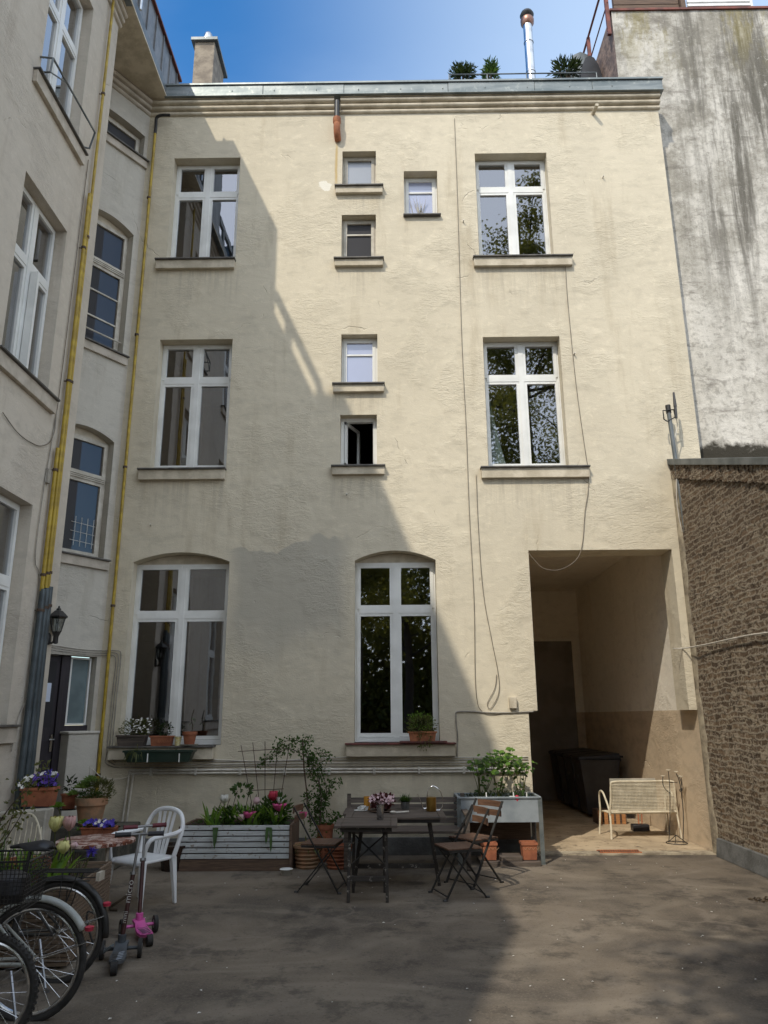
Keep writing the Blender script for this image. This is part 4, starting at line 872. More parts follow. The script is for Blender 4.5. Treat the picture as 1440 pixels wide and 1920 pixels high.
t = pot(W(128, 1516, 8.55), .085, .15, 'terracotta', label='small terracotta pot on a saucer on the dark steps', name='plant_pot', cat='plant pot')
plant(t, lambda b: bush(b, (.0, 0, .24), .05, .05, .07, 50, .05, .025), 'leaf_dark'); b = MB(); b.lathe((0, 0, -.012), [(.09, 0), (.12, .018), (.11, .018), (.001, .008)], 20); b.build('saucer', M['glazed'], t)
t = pot(W(168, 1546, 8.45), .155, .27, 'terracotta_old', label='large weathered terracotta pot with succulent rosettes and rosemary on the steps', name='plant_pot', rim=.28)
def rosette(b, c, r, n=26):
    for k in range(n):
        a = k*2.4; e = .15+.85*(k/n); d = Vector((math.cos(a)*e, math.sin(a)*e, 1.15-e)); b.leaf(c, d, r*(.55+.45*e), r*.28, .3, nrm=(-math.sin(a), math.cos(a), 0) if 0 else None)
plant(t, lambda b: (rosette(b, (-.08, -.04, .36), .13), rosette(b, (-.02, -.02, .42), .12), rosette(b, (-.17, -.08, .30), .09)), 'leaf_succ', 'rosette')
plant(t, lambda b: bush(b, (.08, 0, .33), .16, .12, .12, 500, .05, .007, .9), 'leaf_olive'); plant(t, lambda b: bush(b, (-.02, -.02, .27), .14, .12, .07, 300, .035, .012, .9), 'leaf', 'moss')
t = thing('succulent', 'bright green succulent rosette on a thin stalk between the two pots on the steps', 'plant', W(119, 1545, 8.2)); b = MB(); b.tube(smooth_path([(0, 0, -.02), (-.03, 0, .06), (-.07, 0, .16)], 4), .006, 5); b.build('stem', M['leaf_olive'], t); plant(t, lambda b: rosette(b, (-.07, -.01, .16), .09, 34), 'leaf_bright')
t = thing('succulent', 'yellow green succulent clump in front of the large weathered pot', 'plant', W(158, 1556, 8.15)); plant(t, lambda b: (rosette(b, (0, -.02, .06), .08, 30), rosette(b, (-.02, -.03, -.0), .07, 22)), 'leaf_bright')
t = trough(W(186, 1568, 8.1), .34, .14, .09, 'terracotta', label='low terracotta dish of blue pansies in front of the steps', name='flower_trough')
plant(t, lambda b: bush(b, (0, 0, .09), .18, .08, .04, 200, .035, .02), 'leaf_dark'); plant(t, lambda b: [flower(b, (rnd.uniform(-.14, .16), rnd.uniform(-.09, .03), rnd.uniform(.09, .15)), .026, 5, (0, -.9, .5)) for _ in range(34)], 'petal_blue', 'blue_blossom'); plant(t, lambda b: [flower(b, (rnd.uniform(-.02, .08), rnd.uniform(-.09, .0), rnd.uniform(.10, .15)), .02, 5, (0, -.9, .5)) for _ in range(9)], 'petal_white', 'white_blossom')
# rose shrub at the left wall
t = thing('rose_shrub', 'tall leggy shrub with sparse dark leaves at the left edge', 'shrub', (-3.45, 6.6, 0))
tw = MB(); lf = MB(); rnd.seed(31)
for k in range(9):
    p = Vector((rnd.uniform(-.15, .12), rnd.uniform(-.15, .2), 0)); pts = [p]; d = Vector((rnd.uniform(-.12, .22), rnd.uniform(-.1, .25), 1))
    for i in range(7): p = p+d.normalized()*.19; d += Vector((rnd.uniform(-.3, .34), rnd.uniform(-.3, .3), -.07*i/2)); pts.append(p)
    tw.tube(pts, [.008-.0009*i for i in range(len(pts))], 5)
    for i, q_ in enumerate(pts[2:]):
        for _ in range(9): lf.leaf(q_+rv(.07), rv()+Vector((0, 0, .2)), rnd.uniform(.035, .06), .028)
tw.build('stem', M['stemwood'], t); lf.build('foliage', M['leaf_olive'], t, recalc=False)
# white wire chair behind the bicycle
t = thing('wire_chair', 'white wire garden chair against the concrete cheek at the left edge', 'chair', (-3.20, 6.5, 0), R(-15))
b = MB()
for k in range(9):
    x = -.2+.05*k; b.tube(smooth_path([(x*.75, .22, .42), (x, .27, .62), (x*.95, .29, .80-abs(x)*.35)], 3), .0045, 5)
b.tube(smooth_path([(-.19, .22, .42), (-.215, .27, .62), (-.12, .29, .80), (0, .295, .83), (.12, .29, .80), (.215, .27, .62), (.19, .22, .42)], 4), .008, 6); b.build('backrest', M['cream_metal'], t)
b = MB(); b.lathe((0, 0, .41), [(.22, 0), (.225, .006), (.22, .012)], 24); 
for s_ in (-1, 1): b.tube(smooth_path([(s_*.2, .2, .45), (s_*.25, .02, .62), (s_*.22, -.14, .60), (s_*.19, -.17, .42)], 3), .007, 6)
b.build('seat', M['cream_metal'], t)
for sx, sy in ((-1, -1), (1, -1), (1, 1), (-1, 1)): b = MB(); b.tube([(sx*.15, sy*.15, .41), (sx*.2, sy*.2, 0)], .008, 6); b.build('leg', M['cream_metal'], t)
t = pot((-2.72, 6.0, .0), .17, .60, 'terracotta', label='tall terracotta planter half hidden behind the bicycle saddle', name='plant_pot')
t = thing('garden_planter', 'slatted brown wooden planter with tulips and leafy bulbs behind the bicycles', 'planter', (0, 0, 0))
P0 = Vector((-2.72, 5.95, 0)); pc = [(-2.95, 5.72), (-1.98, 5.72), (-2.1, 6.85), (-3.1, 6.85)]; t.location = (-2.3, 6.0, 0)
# planter box: right corner edge near photo column 180-203
cA = G(180, 1830); cA = Vector((-2.20, 5.60, 0)); t.location = cA
def slatbox(b, l, w, h, n, t_=.02, flip=-1):
    for k in range(n):
        z = .02+k*(h-.02)/n; hh = (h-.02)/n-.006
        b.box(-l, 0, -t_, 0, z, z+hh); b.box(-t_, .0, .0, w, z, z+hh) if 0 else b.box(-.0, t_, -.02, w, z, z+hh); b.box(-l, 0, w, w+t_, z, z+hh)
    b.box(-l, 0, 0, w, .02, .05)
b = MB(); slatbox(b, .95, .95, .50, 18); b.build('box', M['tan_wood'], t); b = MB(); b.box(-.94, -.005, .01, .94, .05, .45); b.build('soil', M['soil'], t)
t.rotation_euler = (0, 0, R(5))
pl_base = t
def bulbs(b, pts, n, l, w): 
    for p in pts:
        for _ in range(n): strap(b, Vector(p)+Vector((rnd.uniform(-.03, .03), rnd.uniform(-.03, .03), 0)), (rnd.uniform(-.6, .6), rnd.uniform(-.6, .4), 1.3), l*rnd.uniform(.6, 1.1), w, rnd.uniform(.2, 1.))
plant(t, lambda b: bulbs(b, [(-.35, .12, .44), (-.15, .12, .44), (-.25, .3, .44), (-.5, .12, .44), (-.42, .3, .44), (-.7, .2, .44)], 10, .36, .042), 'leaf_bright', 'tulip_leaf')
plant(t, lambda b: bulbs(b, [(-.60, .1, .44), (-.70, .2, .44), (-.52, .08, .44)], 26, .42, .012), 'leaf', 'grassy_leaf')
plant(t, lambda b: bulbs(b, [(-.12, .12, .44), (-.30, .06, .44)], 4, .26, .07), 'leaf_succ', 'broad_leaf')
plant(t, lambda b: bush(b, (-.35, .5, .50), .35, .3, .06, 260, .03, .015), 'leaf_olive', 'ground_leaf')
b = MB(); 
for _ in range(16): p = Vector((rnd.uniform(-.16, -.02), rnd.uniform(.2, .5), .5)); b.tube([p, p+Vector((rnd.uniform(-.05, .05), 0, .14))], .0022, 4)
b.build('dry_stalk', M['stemwood'], t)
def tul(c, px, py, Y, mat, r, h, label, open_=1., group=None):
    t = thing('tulip', label, 'flower', c, 0, group); top = W(px, py, Y)-Vector(c); b = MB(); b.tube(smooth_path([(0, 0, 0), top*.55+Vector((.012, 0, 0)), top], 4), .0045, 6); b.build('stem', M['leaf_olive'], t)
    b = MB(); tulip(b, top, r*1.12, h*1.08, open_); b.build('blossom', M[mat], t, recalc=False, ang=180); return t
tul((-2.52, 6.0, .5), 103, 1560, 5.95, 'petal_yellow', .042, .10, 'pale yellow tulip with open cup left of the round table', 1.1)
tul((-2.40, 6.05, .5), 129, 1558, 5.95, 'petal_rose', .040, .095, 'faded pink tulip touching the left rim of the round table')
tul((-2.45, 5.8, .5), 118, 1601, 5.75, 'petal_yellow', .040, .08, 'pale yellow tulip just below the left rim of the round table', .8)
tul((-2.33, 5.85, .5), 139, 1592, 5.8, 'petal_palepink', .024, .045, 'small closed pinkish tulip bud under the round table rim', .6)
agap((-2.22, 5.75, .5), W(171, 1597, 5.75), 'violet star shaped flower in front of the round table')

# round rusty table
rt_ = thing('round_table', 'round garden table with flaking rust red and white top', 'table', (-2.62, 6.95, 0))
c0 = G(180, 1574, .60); rt_.location = (c0.x, c0.y, 0)
b = MB(); b.lathe((0, 0, .57), [(.30, 0), (.325, .005), (.325, .027), (.315, .032), (.001, .032)], 48); b.build('tabletop', M['rusty_top'], rt_)
for k in range(3):
    a = R(80+120*k); b = MB(); b.tube([(math.cos(a)*.20, math.sin(a)*.20, .57), (math.cos(a)*.17, math.sin(a)*.17, 0)], .015, 8); b.build('leg', M['cable_white'], rt_)

# white resin chair
wc = thing('garden_chair', 'white plastic armchair behind the two scooters', 'chair', (-2.27, 7.36, 0), R(-30))
wc.scale = (.92, .92, .97)
s_ = .93; n = 14
b = MB()   # seat with slight dish and rolled front
gx = 9; gy = 9; vs = []
for j in range(gy):
    for i in range(gx):
        u = -1+2*i/(gx-1); v = -1+2*j/(gy-1); vs.append((u*.235*(1-.06*(v > .6)), v*.21, .405-.018*(1-u*u)*(1-v*v)-(.03 if v < -.8 else 0)))
b.add(vs, [(j*gx+i, j*gx+i+1, (j+1)*gx+i+1, (j+1)*gx+i) for j in range(gy-1) for i in range(gx-1)])
o = b.build('seat', M['white_plastic'], wc, recalc=False, ang=80); md = o.modifiers.new('solid', 'SOLIDIFY'); md.thickness = .022
b = MB()
arch = smooth_path([(.235, .18, .40), (.25, .22, .52), (.245, .27, .66), (.17, .30, .765), (0, .31, .80), (-.17, .30, .765), (-.245, .27, .66), (-.25, .22, .52), (-.235, .18, .40)], 6)
b.tube(arch, .022, 10)
for x in (-.085, -.03, .03, .085):
    b.bar((x*.75, .215, .40), (x*1.25, .298, .775), .034, .008, (0, 1, 0))
b.build('backrest', M['white_plastic'], wc)
for sx in (-1, 1):
    b = MB(); b.tube(smooth_path([(sx*.248, .25, .62), (sx*.275, .12, .605), (sx*.285, -.06, .60), (sx*.275, -.17, .585), (sx*.245, -.20, .50), (sx*.225, -.20, .40)], 5), .021, 8); b.build('armrest', M['white_plastic'], wc)
for sx, sy in ((-1, -1), (1, -1), (1, 1), (-1, 1)):
    b = MB(); 
    b.add([(sx*(.215+d)+w, sy*(.19+d*.8)+h_, z) for z, d, k in ((.40, 0, 1), (0, .035, .55)) for w, h_ in ((-.028*k, -.028*k), (.028*k, -.028*k), (.028*k, .028*k), (-.028*k, .028*k))], [(3, 2, 1, 0), (4, 5, 6, 7)]+[(k, (k+1) % 4, 4+(k+1) % 4, 4+k) for k in range(4)])
    b.build('leg', M['white_plastic'], wc, bevel=.006)

# dark glazed pot between chair and slatted planter
pot((-2.42, 8.95, .0), .17, .26, 'glazed', label='dark brown glazed pot between white chair and slatted planter', name='plant_pot', rim=.10)
# long slatted planter
sp_ = thing('slatted_planter', 'long planter with flaking white slats against the facade', 'planter', (-1.72, 8.86, 0))
b = MB(); L2 = .61
for k in range(6): b.box(-L2, L2-.03, -.012, .012, .125+k*.058, .125+k*.058+.046)
b.build('front_slat', M['white_wood'], sp_, bevel=.003)
b = MB(); b.box(-L2, L2-.03, -.006, .02, .0, .118); b.box(L2-.03, L2, -.03, .62, .0, .47); b.box(-L2-.03, -L2, -.0, .62, 0, .45); b.box(-L2, L2, .6, .63, 0, .46); b.build('frame', M['brown_wood'], sp_, bevel=.004)
b = MB(); g = 14; vs = [(-L2+2*L2*i/g*.975, .02+.58*j/6, .40+.05*rnd.random()) for j in range(7) for i in range(g+1)]; b.add(vs, [(j*(g+1)+i, j*(g+1)+i+1, (j+1)*(g+1)+i+1, (j+1)*(g+1)+i) for j in range(6) for i in range(g)]); b.build('soil', M['soil'], sp_, recalc=False)
rnd.seed(5)
plant(sp_, lambda b: [bulbs(b, [(x, y, .42)], 8, .30, .045) for x, y in ((-.25, .08), (-.1, .2), (.05, .15), (.2, .1), (.3, .2), (.42, .12), (.0, .3), (.25, .35), (.12, .1), (-.32, .12))], 'leaf_bright', 'tulip_leaf')
plant(sp_, lambda b: (bush(b, (.05, .25, .50), .42, .2, .13, 750, .055, .022), bush(b, (.38, .2, .56), .20, .15, .20, 520, .055, .026), bush(b, (-.45, .3, .44), .12, .2, .03, 120, .03, .012)), 'leaf')
plant(sp_, lambda b: [strap(b, (x, .02, .45), (dx, -1, .35), l, .05, 2.6, 6) for x, dx, l in ((-.26, .35, .28), (-.22, .1, .24), (.36, .25, .32), (.34, .0, .22))], 'leaf', 'hanging_leaves')
plant(sp_, lambda b: (bush(b, (-.02, .3, .80), .12, .05, .06, 46, .06, .045), ), 'leaf', 'bramble_leaf')
b = MB(); 
for x, h_ in ((-.30, .26), (-.12, .38), (.03, .42), (-.2, .3), (.1, .34)): b.tube(smooth_path([(x, .2, .42), (x+.03, .2, .42+h_*.6), (x+.07, .2, .42+h_)], 3), .004, 5)
b.build('twig', M['stemwood'], sp_)
def tp(px, py, Y, mat, r, h, label, op=1.): 
    p = W(px, py, Y); tul((p.x+rnd.uniform(-.05, .02), Y+.02, .45), px, py+14, Y, mat, r, h, label, op)
tp(420, 1492, 9.0, 'petal_white', .042, .085, 'white and maroon tulip standing alone at the left of the planter')
tp(481, 1495, 9.0, 'petal_palepink', .034, .075, 'small pale pink tulip in the middle of the planter', .7)
tp(512, 1488, 9.0, 'petal_red', .045, .10, 'tall red tulip at the top of the cluster')
tp(525, 1496, 9.05, 'petal_white', .038, .08, 'cream tulip directly behind the open magenta one', 1.1)
tp(523, 1507, 8.95, 'petal_pink', .052, .075, 'large open magenta tulip at the right of the planter', 1.5)
tp(467, 1522, 8.95, 'petal_pink', .05, .075, 'magenta tulip low in the centre of the planter', 1.4)
tp(453, 1526, 8.95, 'petal_palepink', .036, .07, 'cream pink tulip touching the low magenta one', 1.)
tp(568, 1522, 8.8, 'petal_pink', .038, .07, 'single magenta tulip between planter and folding chair', 1.1)
# wire trellis
tr = thing('trellis', 'fan shaped wire trellis standing in the slatted planter', 'trellis', (-1.3, 9.35, .42)); o = tr.location
b = MB(); ql = lambda x, y: W(x, y, 9.35)-o
for (x0, y0, x1, y1) in ((452, 1397, 478, 1540), (474, 1392, 490, 1540), (497, 1390, 497, 1545), (521, 1392, 508, 1540), (543, 1394, 520, 1535)): b.tube([ql(x0, y0), ql(x1, y1)], .0045, 5)
b.tube([ql(446, 1409), ql(545, 1403)], .0045, 5); b.tube([ql(470, 1482), ql(532, 1479)], .0045, 5); b.tube([ql(476, 1520), ql(522, 1518)], .004, 5); b.build('wire', M['clip'], tr)
# pots and climber
pot(( -.96, 9.05, .0), .165, .24, 'terracotta_old', label='ribbed weathered terracotta pot left of the rose pot', name='plant_pot', ribs=5)
pB = pot((-.62, 9.02, .0), .155, .23, 'terracotta', label='ribbed red terracotta pot beside the table', name='plant_pot', ribs=5)
t = thing('fern', 'small bright fern growing in the ribbed weathered pot', 'plant', (-.95, 9.05, .21)); plant(t, lambda b: [strap(b, (rnd.uniform(-.06, .06), rnd.uniform(-.06, .06), 0), (rnd.uniform(-1, 1), rnd.uniform(-1, 1), 1), rnd.uniform(.12, .24), .03, 1.4) for _ in range(70)], 'leaf_olive')
t = pot((-.80, 9.4, .0), .10, .40, 'terracotta', label='slim orange pot holding the climbing rose', name='plant_pot')
cl = thing('climbing_rose', 'climbing rose arching over its cane above the pots', 'climber', (-.80, 9.4, .38)); o = cl.location; rnd.seed(12)
b = MB(); b.tube([W(582, 1545, 9.4)-o, W(570, 1440, 9.4)-o, W(567, 1385, 9.4)-o], .009, 6); b.build('cane', M['brown_wood'], cl)
paths = [[(598, 1560), (600, 1500), (596, 1450), (575, 1420), (545, 1405), (520, 1412), (500, 1425), (488, 1432)], [(598, 1560), (602, 1490), (588, 1440), (570, 1400), (555, 1388), (530, 1392), (515, 1408)], [(597, 1555), (606, 1520), (612, 1480), (600, 1440), (585, 1418), (605, 1412), (620, 1422)], [(600, 1560), (590, 1520), (605, 1500), (622, 1472), (632, 1466)], [(598, 1560), (620, 1545), (632, 1530), (640, 1560)], [(595, 1470), (580, 1440), (572, 1395), (582, 1386)], [(598, 1550), (585, 1530), (574, 1500), (586, 1480)]]
b = MB(); lf = MB()
for pa in paths:
    pts = smooth_path([W(x, y, 9.4+rnd.uniform(-.06, .03))-o for x, y in pa], 6); b.tube(pts, [.006-.0035*i/len(pts) for i in range(len(pts))], 5)
    for i, q_ in enumerate(pts):
        if i < 3: continue
        for _ in range(6): lf.leaf(q_+rv(.055), rv()+Vector((0, -.2, -.1)), rnd.uniform(.03, .055), .024)
for cx_, cy_, rr, nn in ((602, 1500, .11, 120), (600, 1550, .15, 110), (625, 1535, .12, 60), (588, 1440, .09, 50)): bush(lf, W(cx_, cy_, 9.38)-o, rr, .1, rr*1.1, nn, .04, .022, 0, .2)
b.build('stem', M['stemwood'], cl); lf.build('foliage', M['leaf'], cl, recalc=False)
t = thing('pet_bowl', 'small white enamel bowl on the ground beside the slatted planter', 'bowl', (-1.14, 8.66, 0)); b = MB(); b.lathe((0, 0, 0), [(.05, 0), (.065, .05), (.07, .055), (.06, .05), (.045, .015), (.001, .012)], 20); b.build('bowl', M['slab'], t); b = MB(); b.lathe((0, 0, .052), [(.066, 0), (.072, .004), (.066, .008)], 20); b.build('rim', M['frame'], t)

# ------------------------------------------------------------ tables and bench
ZT = .655
tb = thing('folding_table', 'small weathered folding table nearest the camera with crossed legs', 'table', (-.23, 7.58, 0))
b = MB()
for k in range(5): b.box(-.25, .20, -.28+k*.108, -.28+k*.108+.10, ZT-.022, ZT)
b.box(.202, .262, -.285, .26, ZT-.024, ZT-.001); b.box(-.312, -.252, -.285, .26, ZT-.024, ZT-.001); b.build('tabletop', M['grey_wood'], tb, bevel=.004)
b = MB(); b.box(-.26, .21, -.24, -.215, ZT-.06, ZT-.026); b.build('rail', M['flaky_leg'], tb); b = MB(); b.box(-.26, .21, .20, .225, ZT-.07, ZT-.026); b.build('rail', M['flaky_leg'], tb, bevel=.003); b = MB(); b.box(-.20, .18, -.165, -.135, .17, .215); b.build('stretcher', M['flaky_leg'], tb, bevel=.003)
for x, y0, y1 in ((-.185, -.14, -.14), (.165, -.14, -.14), (-.16, .20, .20), (.14, .20, .20)):
    b = MB(); b.bar((x, y0+(-.03 if y0 < 0 else .03), 0), (x*.95, -y0*.2+y0, ZT-.03), .028, .032, (0, 1, 0)); b.build('leg', M['flaky_leg'], tb, bevel=.003)
b = MB(); b.bar((-.17, -.12, .30), (.15, .17, .52), .018, .006); b.bar((.15, -.12, .30), (-.15, .17, .52), .018, .006); b.build('cross_brace', M['black'], tb)
tl = thing('garden_table', 'long weathered wooden table with dark rails in front of the bench', 'table', (.02, 8.22, 0))
b = MB()
for k in range(8): b.box(-.43, .42, -.36+k*.092, -.36+k*.092+.084, ZT-.022, ZT)
b.box(-.50, -.432, -.365, .375, ZT-.024, ZT+.001); b.box(.422, .49, -.365, .375, ZT-.024, ZT+.001); b.build('tabletop', M['grey_wood'], tl, bevel=.004)
b = MB(); b.box(-.44, .43, -.33, -.305, ZT-.055, ZT-.026); b.build('rail', M['black'], tl); b = MB(); b.box(-.44, .43, .30, .325, ZT-.055, ZT-.026); b.build('rail', M['black'], tl); b = MB(); b.box(-.40, .40, -.14, -.11, .16, .20); b.build('stretcher', M['flaky_leg'], tl)
for sx in (-1, 1):
    for sy in (-1, 1): b = MB(); b.bar((sx*.42, sy*.12, 0), (sx*.33, sy*.28, ZT-.03), .03, .034, (0, 1, 0)); b.build('leg', M['flaky_leg'], tl, bevel=.003)
bn = thing('garden_bench', 'dark weathered slatted bench behind the table against the facade', 'bench', (.14, 9.1, 0))
b = MB()
for k in range(5): b.box(-.66, .66, -.30+k*.095, -.30+k*.095+.08, .375, .40)
b.build('seat', M['grey_wood'], bn, bevel=.004); b = MB()
for k in range(4): b.add([(x, .20+.018*k+dy, .42+k*.072+dz) for x in (-.64, .64) for dy, dz in ((0, 0), (.02, 0), (.035, .055), (.015, .055))], [(0, 1, 2, 3), (7, 6, 5, 4), (0, 4, 5, 1), (1, 5, 6, 2), (2, 6, 7, 3), (3, 7, 4, 0)])
b.build('backrest', M['grey_wood'], bn, bevel=.003)
for sx in (-1, 1):
    b = MB(); b.bar((sx*.66, .17, 0), (sx*.66, .27, .735), .045, .05, (0, 1, 0)); b.bar((sx*.66, -.28, 0), (sx*.66, -.28, .56), .045, .05, (0, 1, 0)); b.build('leg', M['grey_wood'], bn, bevel=.004); b = MB(); b.box(sx*.66-.035, sx*.66+.035, -.31, .24, .56, .585); b.build('armrest', M['grey_wood'], bn, bevel=.006)
# things on the tables
def on(px, py, z=ZT): p = G(px, py, z+.001); return p
def lathe_thing(name, label, cat, loc, prof, mat, part=None, n=20):
    b = MB(); b.lathe((0, 0, 0), prof, n); o = b.build(name, M[mat]); o.location = loc; return tag(o, label, cat)
lathe_thing('tea_light', 'tall amber candle glass at the back left of the table', 'candle', on(688, 1519), [(.028, 0), (.032, .005), (.034, .135), (.031, .135), (.029, .02), (.001, .02)], 'amber')
lathe_thing('steel_cup', 'shiny steel beaker standing near the front of the table', 'cup', on(713, 1537), [(.028, 0), (.031, .004), (.036, .13), (.034, .13), (.029, .01), (.001, .01)], 'steel')
t = thing('potted_begonia', 'pink and dark red begonia in a bowl on the table', 'potted plant', on(716, 1522)); b = MB(); b.lathe((0, 0, 0), [(.05, 0), (.075, .05), (.08, .055), (.06, .05), (.001, .045)], 20); b.build('pot', M['glazed'], t)
b = MB(); b.lathe((0, 0, -.0), [(.10, 0), (.135, .012), (.13, .016), (.001, .006)], 28); b.build('saucer', M['clip'], t)
plant(t, lambda b: bush(b, (0, 0, .10), .12, .09, .06, 240, .045, .035), 'leaf_red'); plant(t, lambda b: [flower(b, (rnd.uniform(-.12, .12), rnd.uniform(-.1, .04), rnd.uniform(.09, .17)), .018, 4, (rnd.uniform(-.3, .3), -.9, .5)) for _ in range(80)], 'petal_palepink', 'blossom')
t = thing('potted_grass', 'tuft of bright green grass in a grey cup on the table', 'potted plant', on(760, 1517)); b = MB(); b.lathe((0, 0, 0), [(.04, 0), (.048, .075), (.045, .075), (.001, .07)], 18); b.build('pot', M['plinth'], t); plant(t, lambda b: [strap(b, (rnd.uniform(-.035, .035), rnd.uniform(-.035, .035), .07), (rnd.uniform(-.8, .8), rnd.uniform(-.8, .8), 1.2), rnd.uniform(.05, .105), .006, .8, 3) for _ in range(420)], 'leaf', 'grass')
t = thing('watering_can', 'brass watering can with a tall thin hoop handle and slim spout', 'watering can', on(809, 1521)); b = MB(); b.lathe((0, 0, 0), [(.05, 0), (.052, .002), (.052, .135), (.048, .137), (.001, .13)], 28); b.build('body', M['brass'], t)
b = MB(); b.tube(smooth_path([(-.04, 0, .12), (-.035, 0, .20), (.02, 0, .245), (.09, 0, .20), (.12, 0, .10), (.10, 0, .02), (.05, 0, .01)], 6), .005, 6); b.build('handle', M['chrome'], t); b = MB(); b.tube(smooth_path([(-.05, 0, .03), (-.08, 0, .03), (-.11, 0, .10), (-.14, 0, .17)], 5), [.008-.0003*i for i in range(16)], 6); b.build('spout', M['chrome'], t)
t = thing('wooden_ladle', 'pale ladle lying across the table between cup and watering can', 'ladle', on(737, 1526)); b = MB(); b.lathe((0, 0, .012), [(.005, -.012), (.03, -.004), (.034, .008), (.02, .016), (.002, .018)], 14); b.tube([(.02, 0, .012), (.16, .05, .016)], .009, 6); b.build('ladle', M['cable_white'], t)
b = MB(); 
for _ in range(9): b.leaf(Vector((rnd.uniform(-.05, .05), rnd.uniform(-.03, .03), .012)), (rnd.uniform(-1, 1), rnd.uniform(-1, 1), .6), .06, .05)
b.lathe((0, 0, 0), [(.06, 0), (.07, .006), (.001, .006)], 16); o = b.build('napkin', M['frame'], None, recalc=False); o.location = on(676, 1520); tag(o, 'crumpled white paper napkin at the back left of the table', 'napkin')

# folding chairs
def bistro(loc, rz, label, first=None):
    if first: return dup(first, loc, rz, label)
    t = thing('folding_chair', label, 'chair', loc, rz, 'black folding chairs with brown slats')
    b = MB()
    for k in range(6): b.box(-.18+k*.062, -.18+k*.062+.048, -.17, .17, .415, .43)
    b.build('seat', M['slat_brown'], t, bevel=.003)
    b = MB()
    for z in (.64, .725):
        prev = None
        for i in range(7):
            x = -.17+.34*i/6; y = .235+.03*(1-(2*i/6-1)**2)+(z-.64)*.2; c = (x, y, z)
            if prev: b.bar(prev, c, .013, .058, (0, 0, 1))
            prev = c
    b.build('backrest', M['slat_brown'], t)
    for sx in (-1, 1):
        b = MB(); b.bar((sx*.19, -.21, 0), (sx*.19, .245, .76), .011, .024, (1, 0, 0)); b.tube([(sx*.19, -.235, .006), (sx*.19, -.195, .006)], .012, 6); b.build('leg', M['black'], t)
        b = MB(); b.bar((sx*.172, .20, 0), (sx*.172, -.15, .41), .011, .022, (1, 0, 0)); b.tube([(sx*.172, .185, .006), (sx*.172, .225, .006)], .012, 6); b.build('leg', M['black'], t)
    b = MB(); b.tube([(-.19, -.19, .035), (.19, -.19, .035)], .006, 6); b.build('crossbar', M['black'], t); b = MB(); b.tube([(-.172, .18, .035), (.172, .18, .035)], .006, 6); b.build('crossbar', M['black'], t); b = MB(); b.box(-.185, .185, -.165, -.15, .395, .414); b.box(-.185, .185, .15, .165, .395, .414); b.box(-.185, -.175, -.15, .15, .395, .414); b.box(.175, .185, -.15, .15, .395, .414)
    b.build('seat_frame', M['black'], t); return t
# local front is -y ; rotate so front faces the wanted direction
def face(dx, dy): return math.atan2(dy, dx)+math.pi/2
c1 = bistro((.60, 7.68, 0), face(-.95, -.31), 'slatted folding chair nearest the camera, right of the tables')
bistro((.80, 8.22, 0), face(-.75, -.60), 'slatted folding chair with its back against the zinc raised bed', c1)
bistro((-.70, 7.96, 0), face(.98, -.15), 'slatted folding chair left of the small table beside the terracotta pots', c1)

# ------------------------------------------------------------ raised bed
rb_ = thing('raised_bed', 'zinc raised bed on legs filled with young plants beside the passage', 'raised bed', (1.19, 9.32, 0))
b = MB(); b.box(-.44, .46, -.17, -.16, .44, .705); b.box(-.44, .46, .30, .31, .44, .705); b.box(-.45, -.44, -.17, .31, .44, .705); b.box(.46, .47, -.17, .31, .44, .705); b.box(-.44, .46, -.16, .30, .45, .46); b.box(-.455, .475, -.185, -.155, .695, .713); b.box(-.455, .475, .295, .32, .695, .713); b.box(-.465, -.435, -.18, .315, .696, .714); b.box(.455, .485, -.18, .315, .696, .714)
b.build('box', simple('galvanised_sheet', (.38, .42, .45), (.28, .32, .35), 5, .45, .35), rb_, bevel=.002)
for x, y in ((-.45, -.17), (.47, -.17), (-.45, .31), (.47, .31)):
    b = MB(); b.box(x-.024, x+.024, y-.004, y+.004, 0, .70); b.box(x-.004 if x < 0 else x+.016, x+.004 if x < 0 else x+.024, y, y+.05, 0, .70); b.build('leg', M['zinc'], rb_)
b = MB(); b.box(-.43, .45, -.15, .29, .62, .66); b.build('soil', M['soil'], rb_)
b = MB(); b.box(-.40, .42, .26, .285, .20, .44); b.build('board', M['brown_wood'], rb_)
b = MB(); b.box(.40, .43, .0, .04, .0, .44); b.build('prop', M['grey_wood_y'], rb_)
rnd.seed(44)
def bedplant(x, label, cx, cy, sx, sz, n, top):
    t = thing('berry_bush', label, 'plant', (x, 9.35, .66)); o = t.location; b = MB(); lf = MB(); li = MB()
    c = W(cx, cy, 9.35)-o
    for k in range(7):
        e = c+Vector((rnd.uniform(-sx, sx)*.8, rnd.uniform(-.08, .08), rnd.uniform(-.3, .9)*sz)); b.tube(smooth_path([(rnd.uniform(-.03, .03), 0, 0), e*.5+Vector((rnd.uniform(-.03, .03), 0, 0)), e], 4), [.006-.0004*i for i in range(9)], 5)
    def maple(mb, p, r):
        u = (Vector((rnd.uniform(-.5, .5), -.55, .8))).normalized(); a = u.cross(Vector((1, 0, .2))).normalized(); c_ = u.cross(a)
        for k in range(5):
            t_ = 2*math.pi*k/5+rnd.random()*.2; mb.leaf(p, a*math.cos(t_)+c_*math.sin(t_), r, r*.85, .15, nrm=u)
    for i in range(n):
        p = c+Vector((rnd.gauss(0, .5)*sx, rnd.gauss(0, .09), rnd.gauss(0, .42)*sz)); maple(li if i % 2 else lf, p, rnd.uniform(.022, .04))
    for i in range(int(n*.35)): f = rnd.random(); maple(lf, c*f+Vector((rnd.uniform(-.08, .08), rnd.uniform(-.08, .05), 0)), .026)
    b.build('stem', M['leaf_olive'], t); lf.build('foliage', M['leaf'], t, recalc=False); li.build('young_foliage', M['leaf_bright'], t, recalc=False)
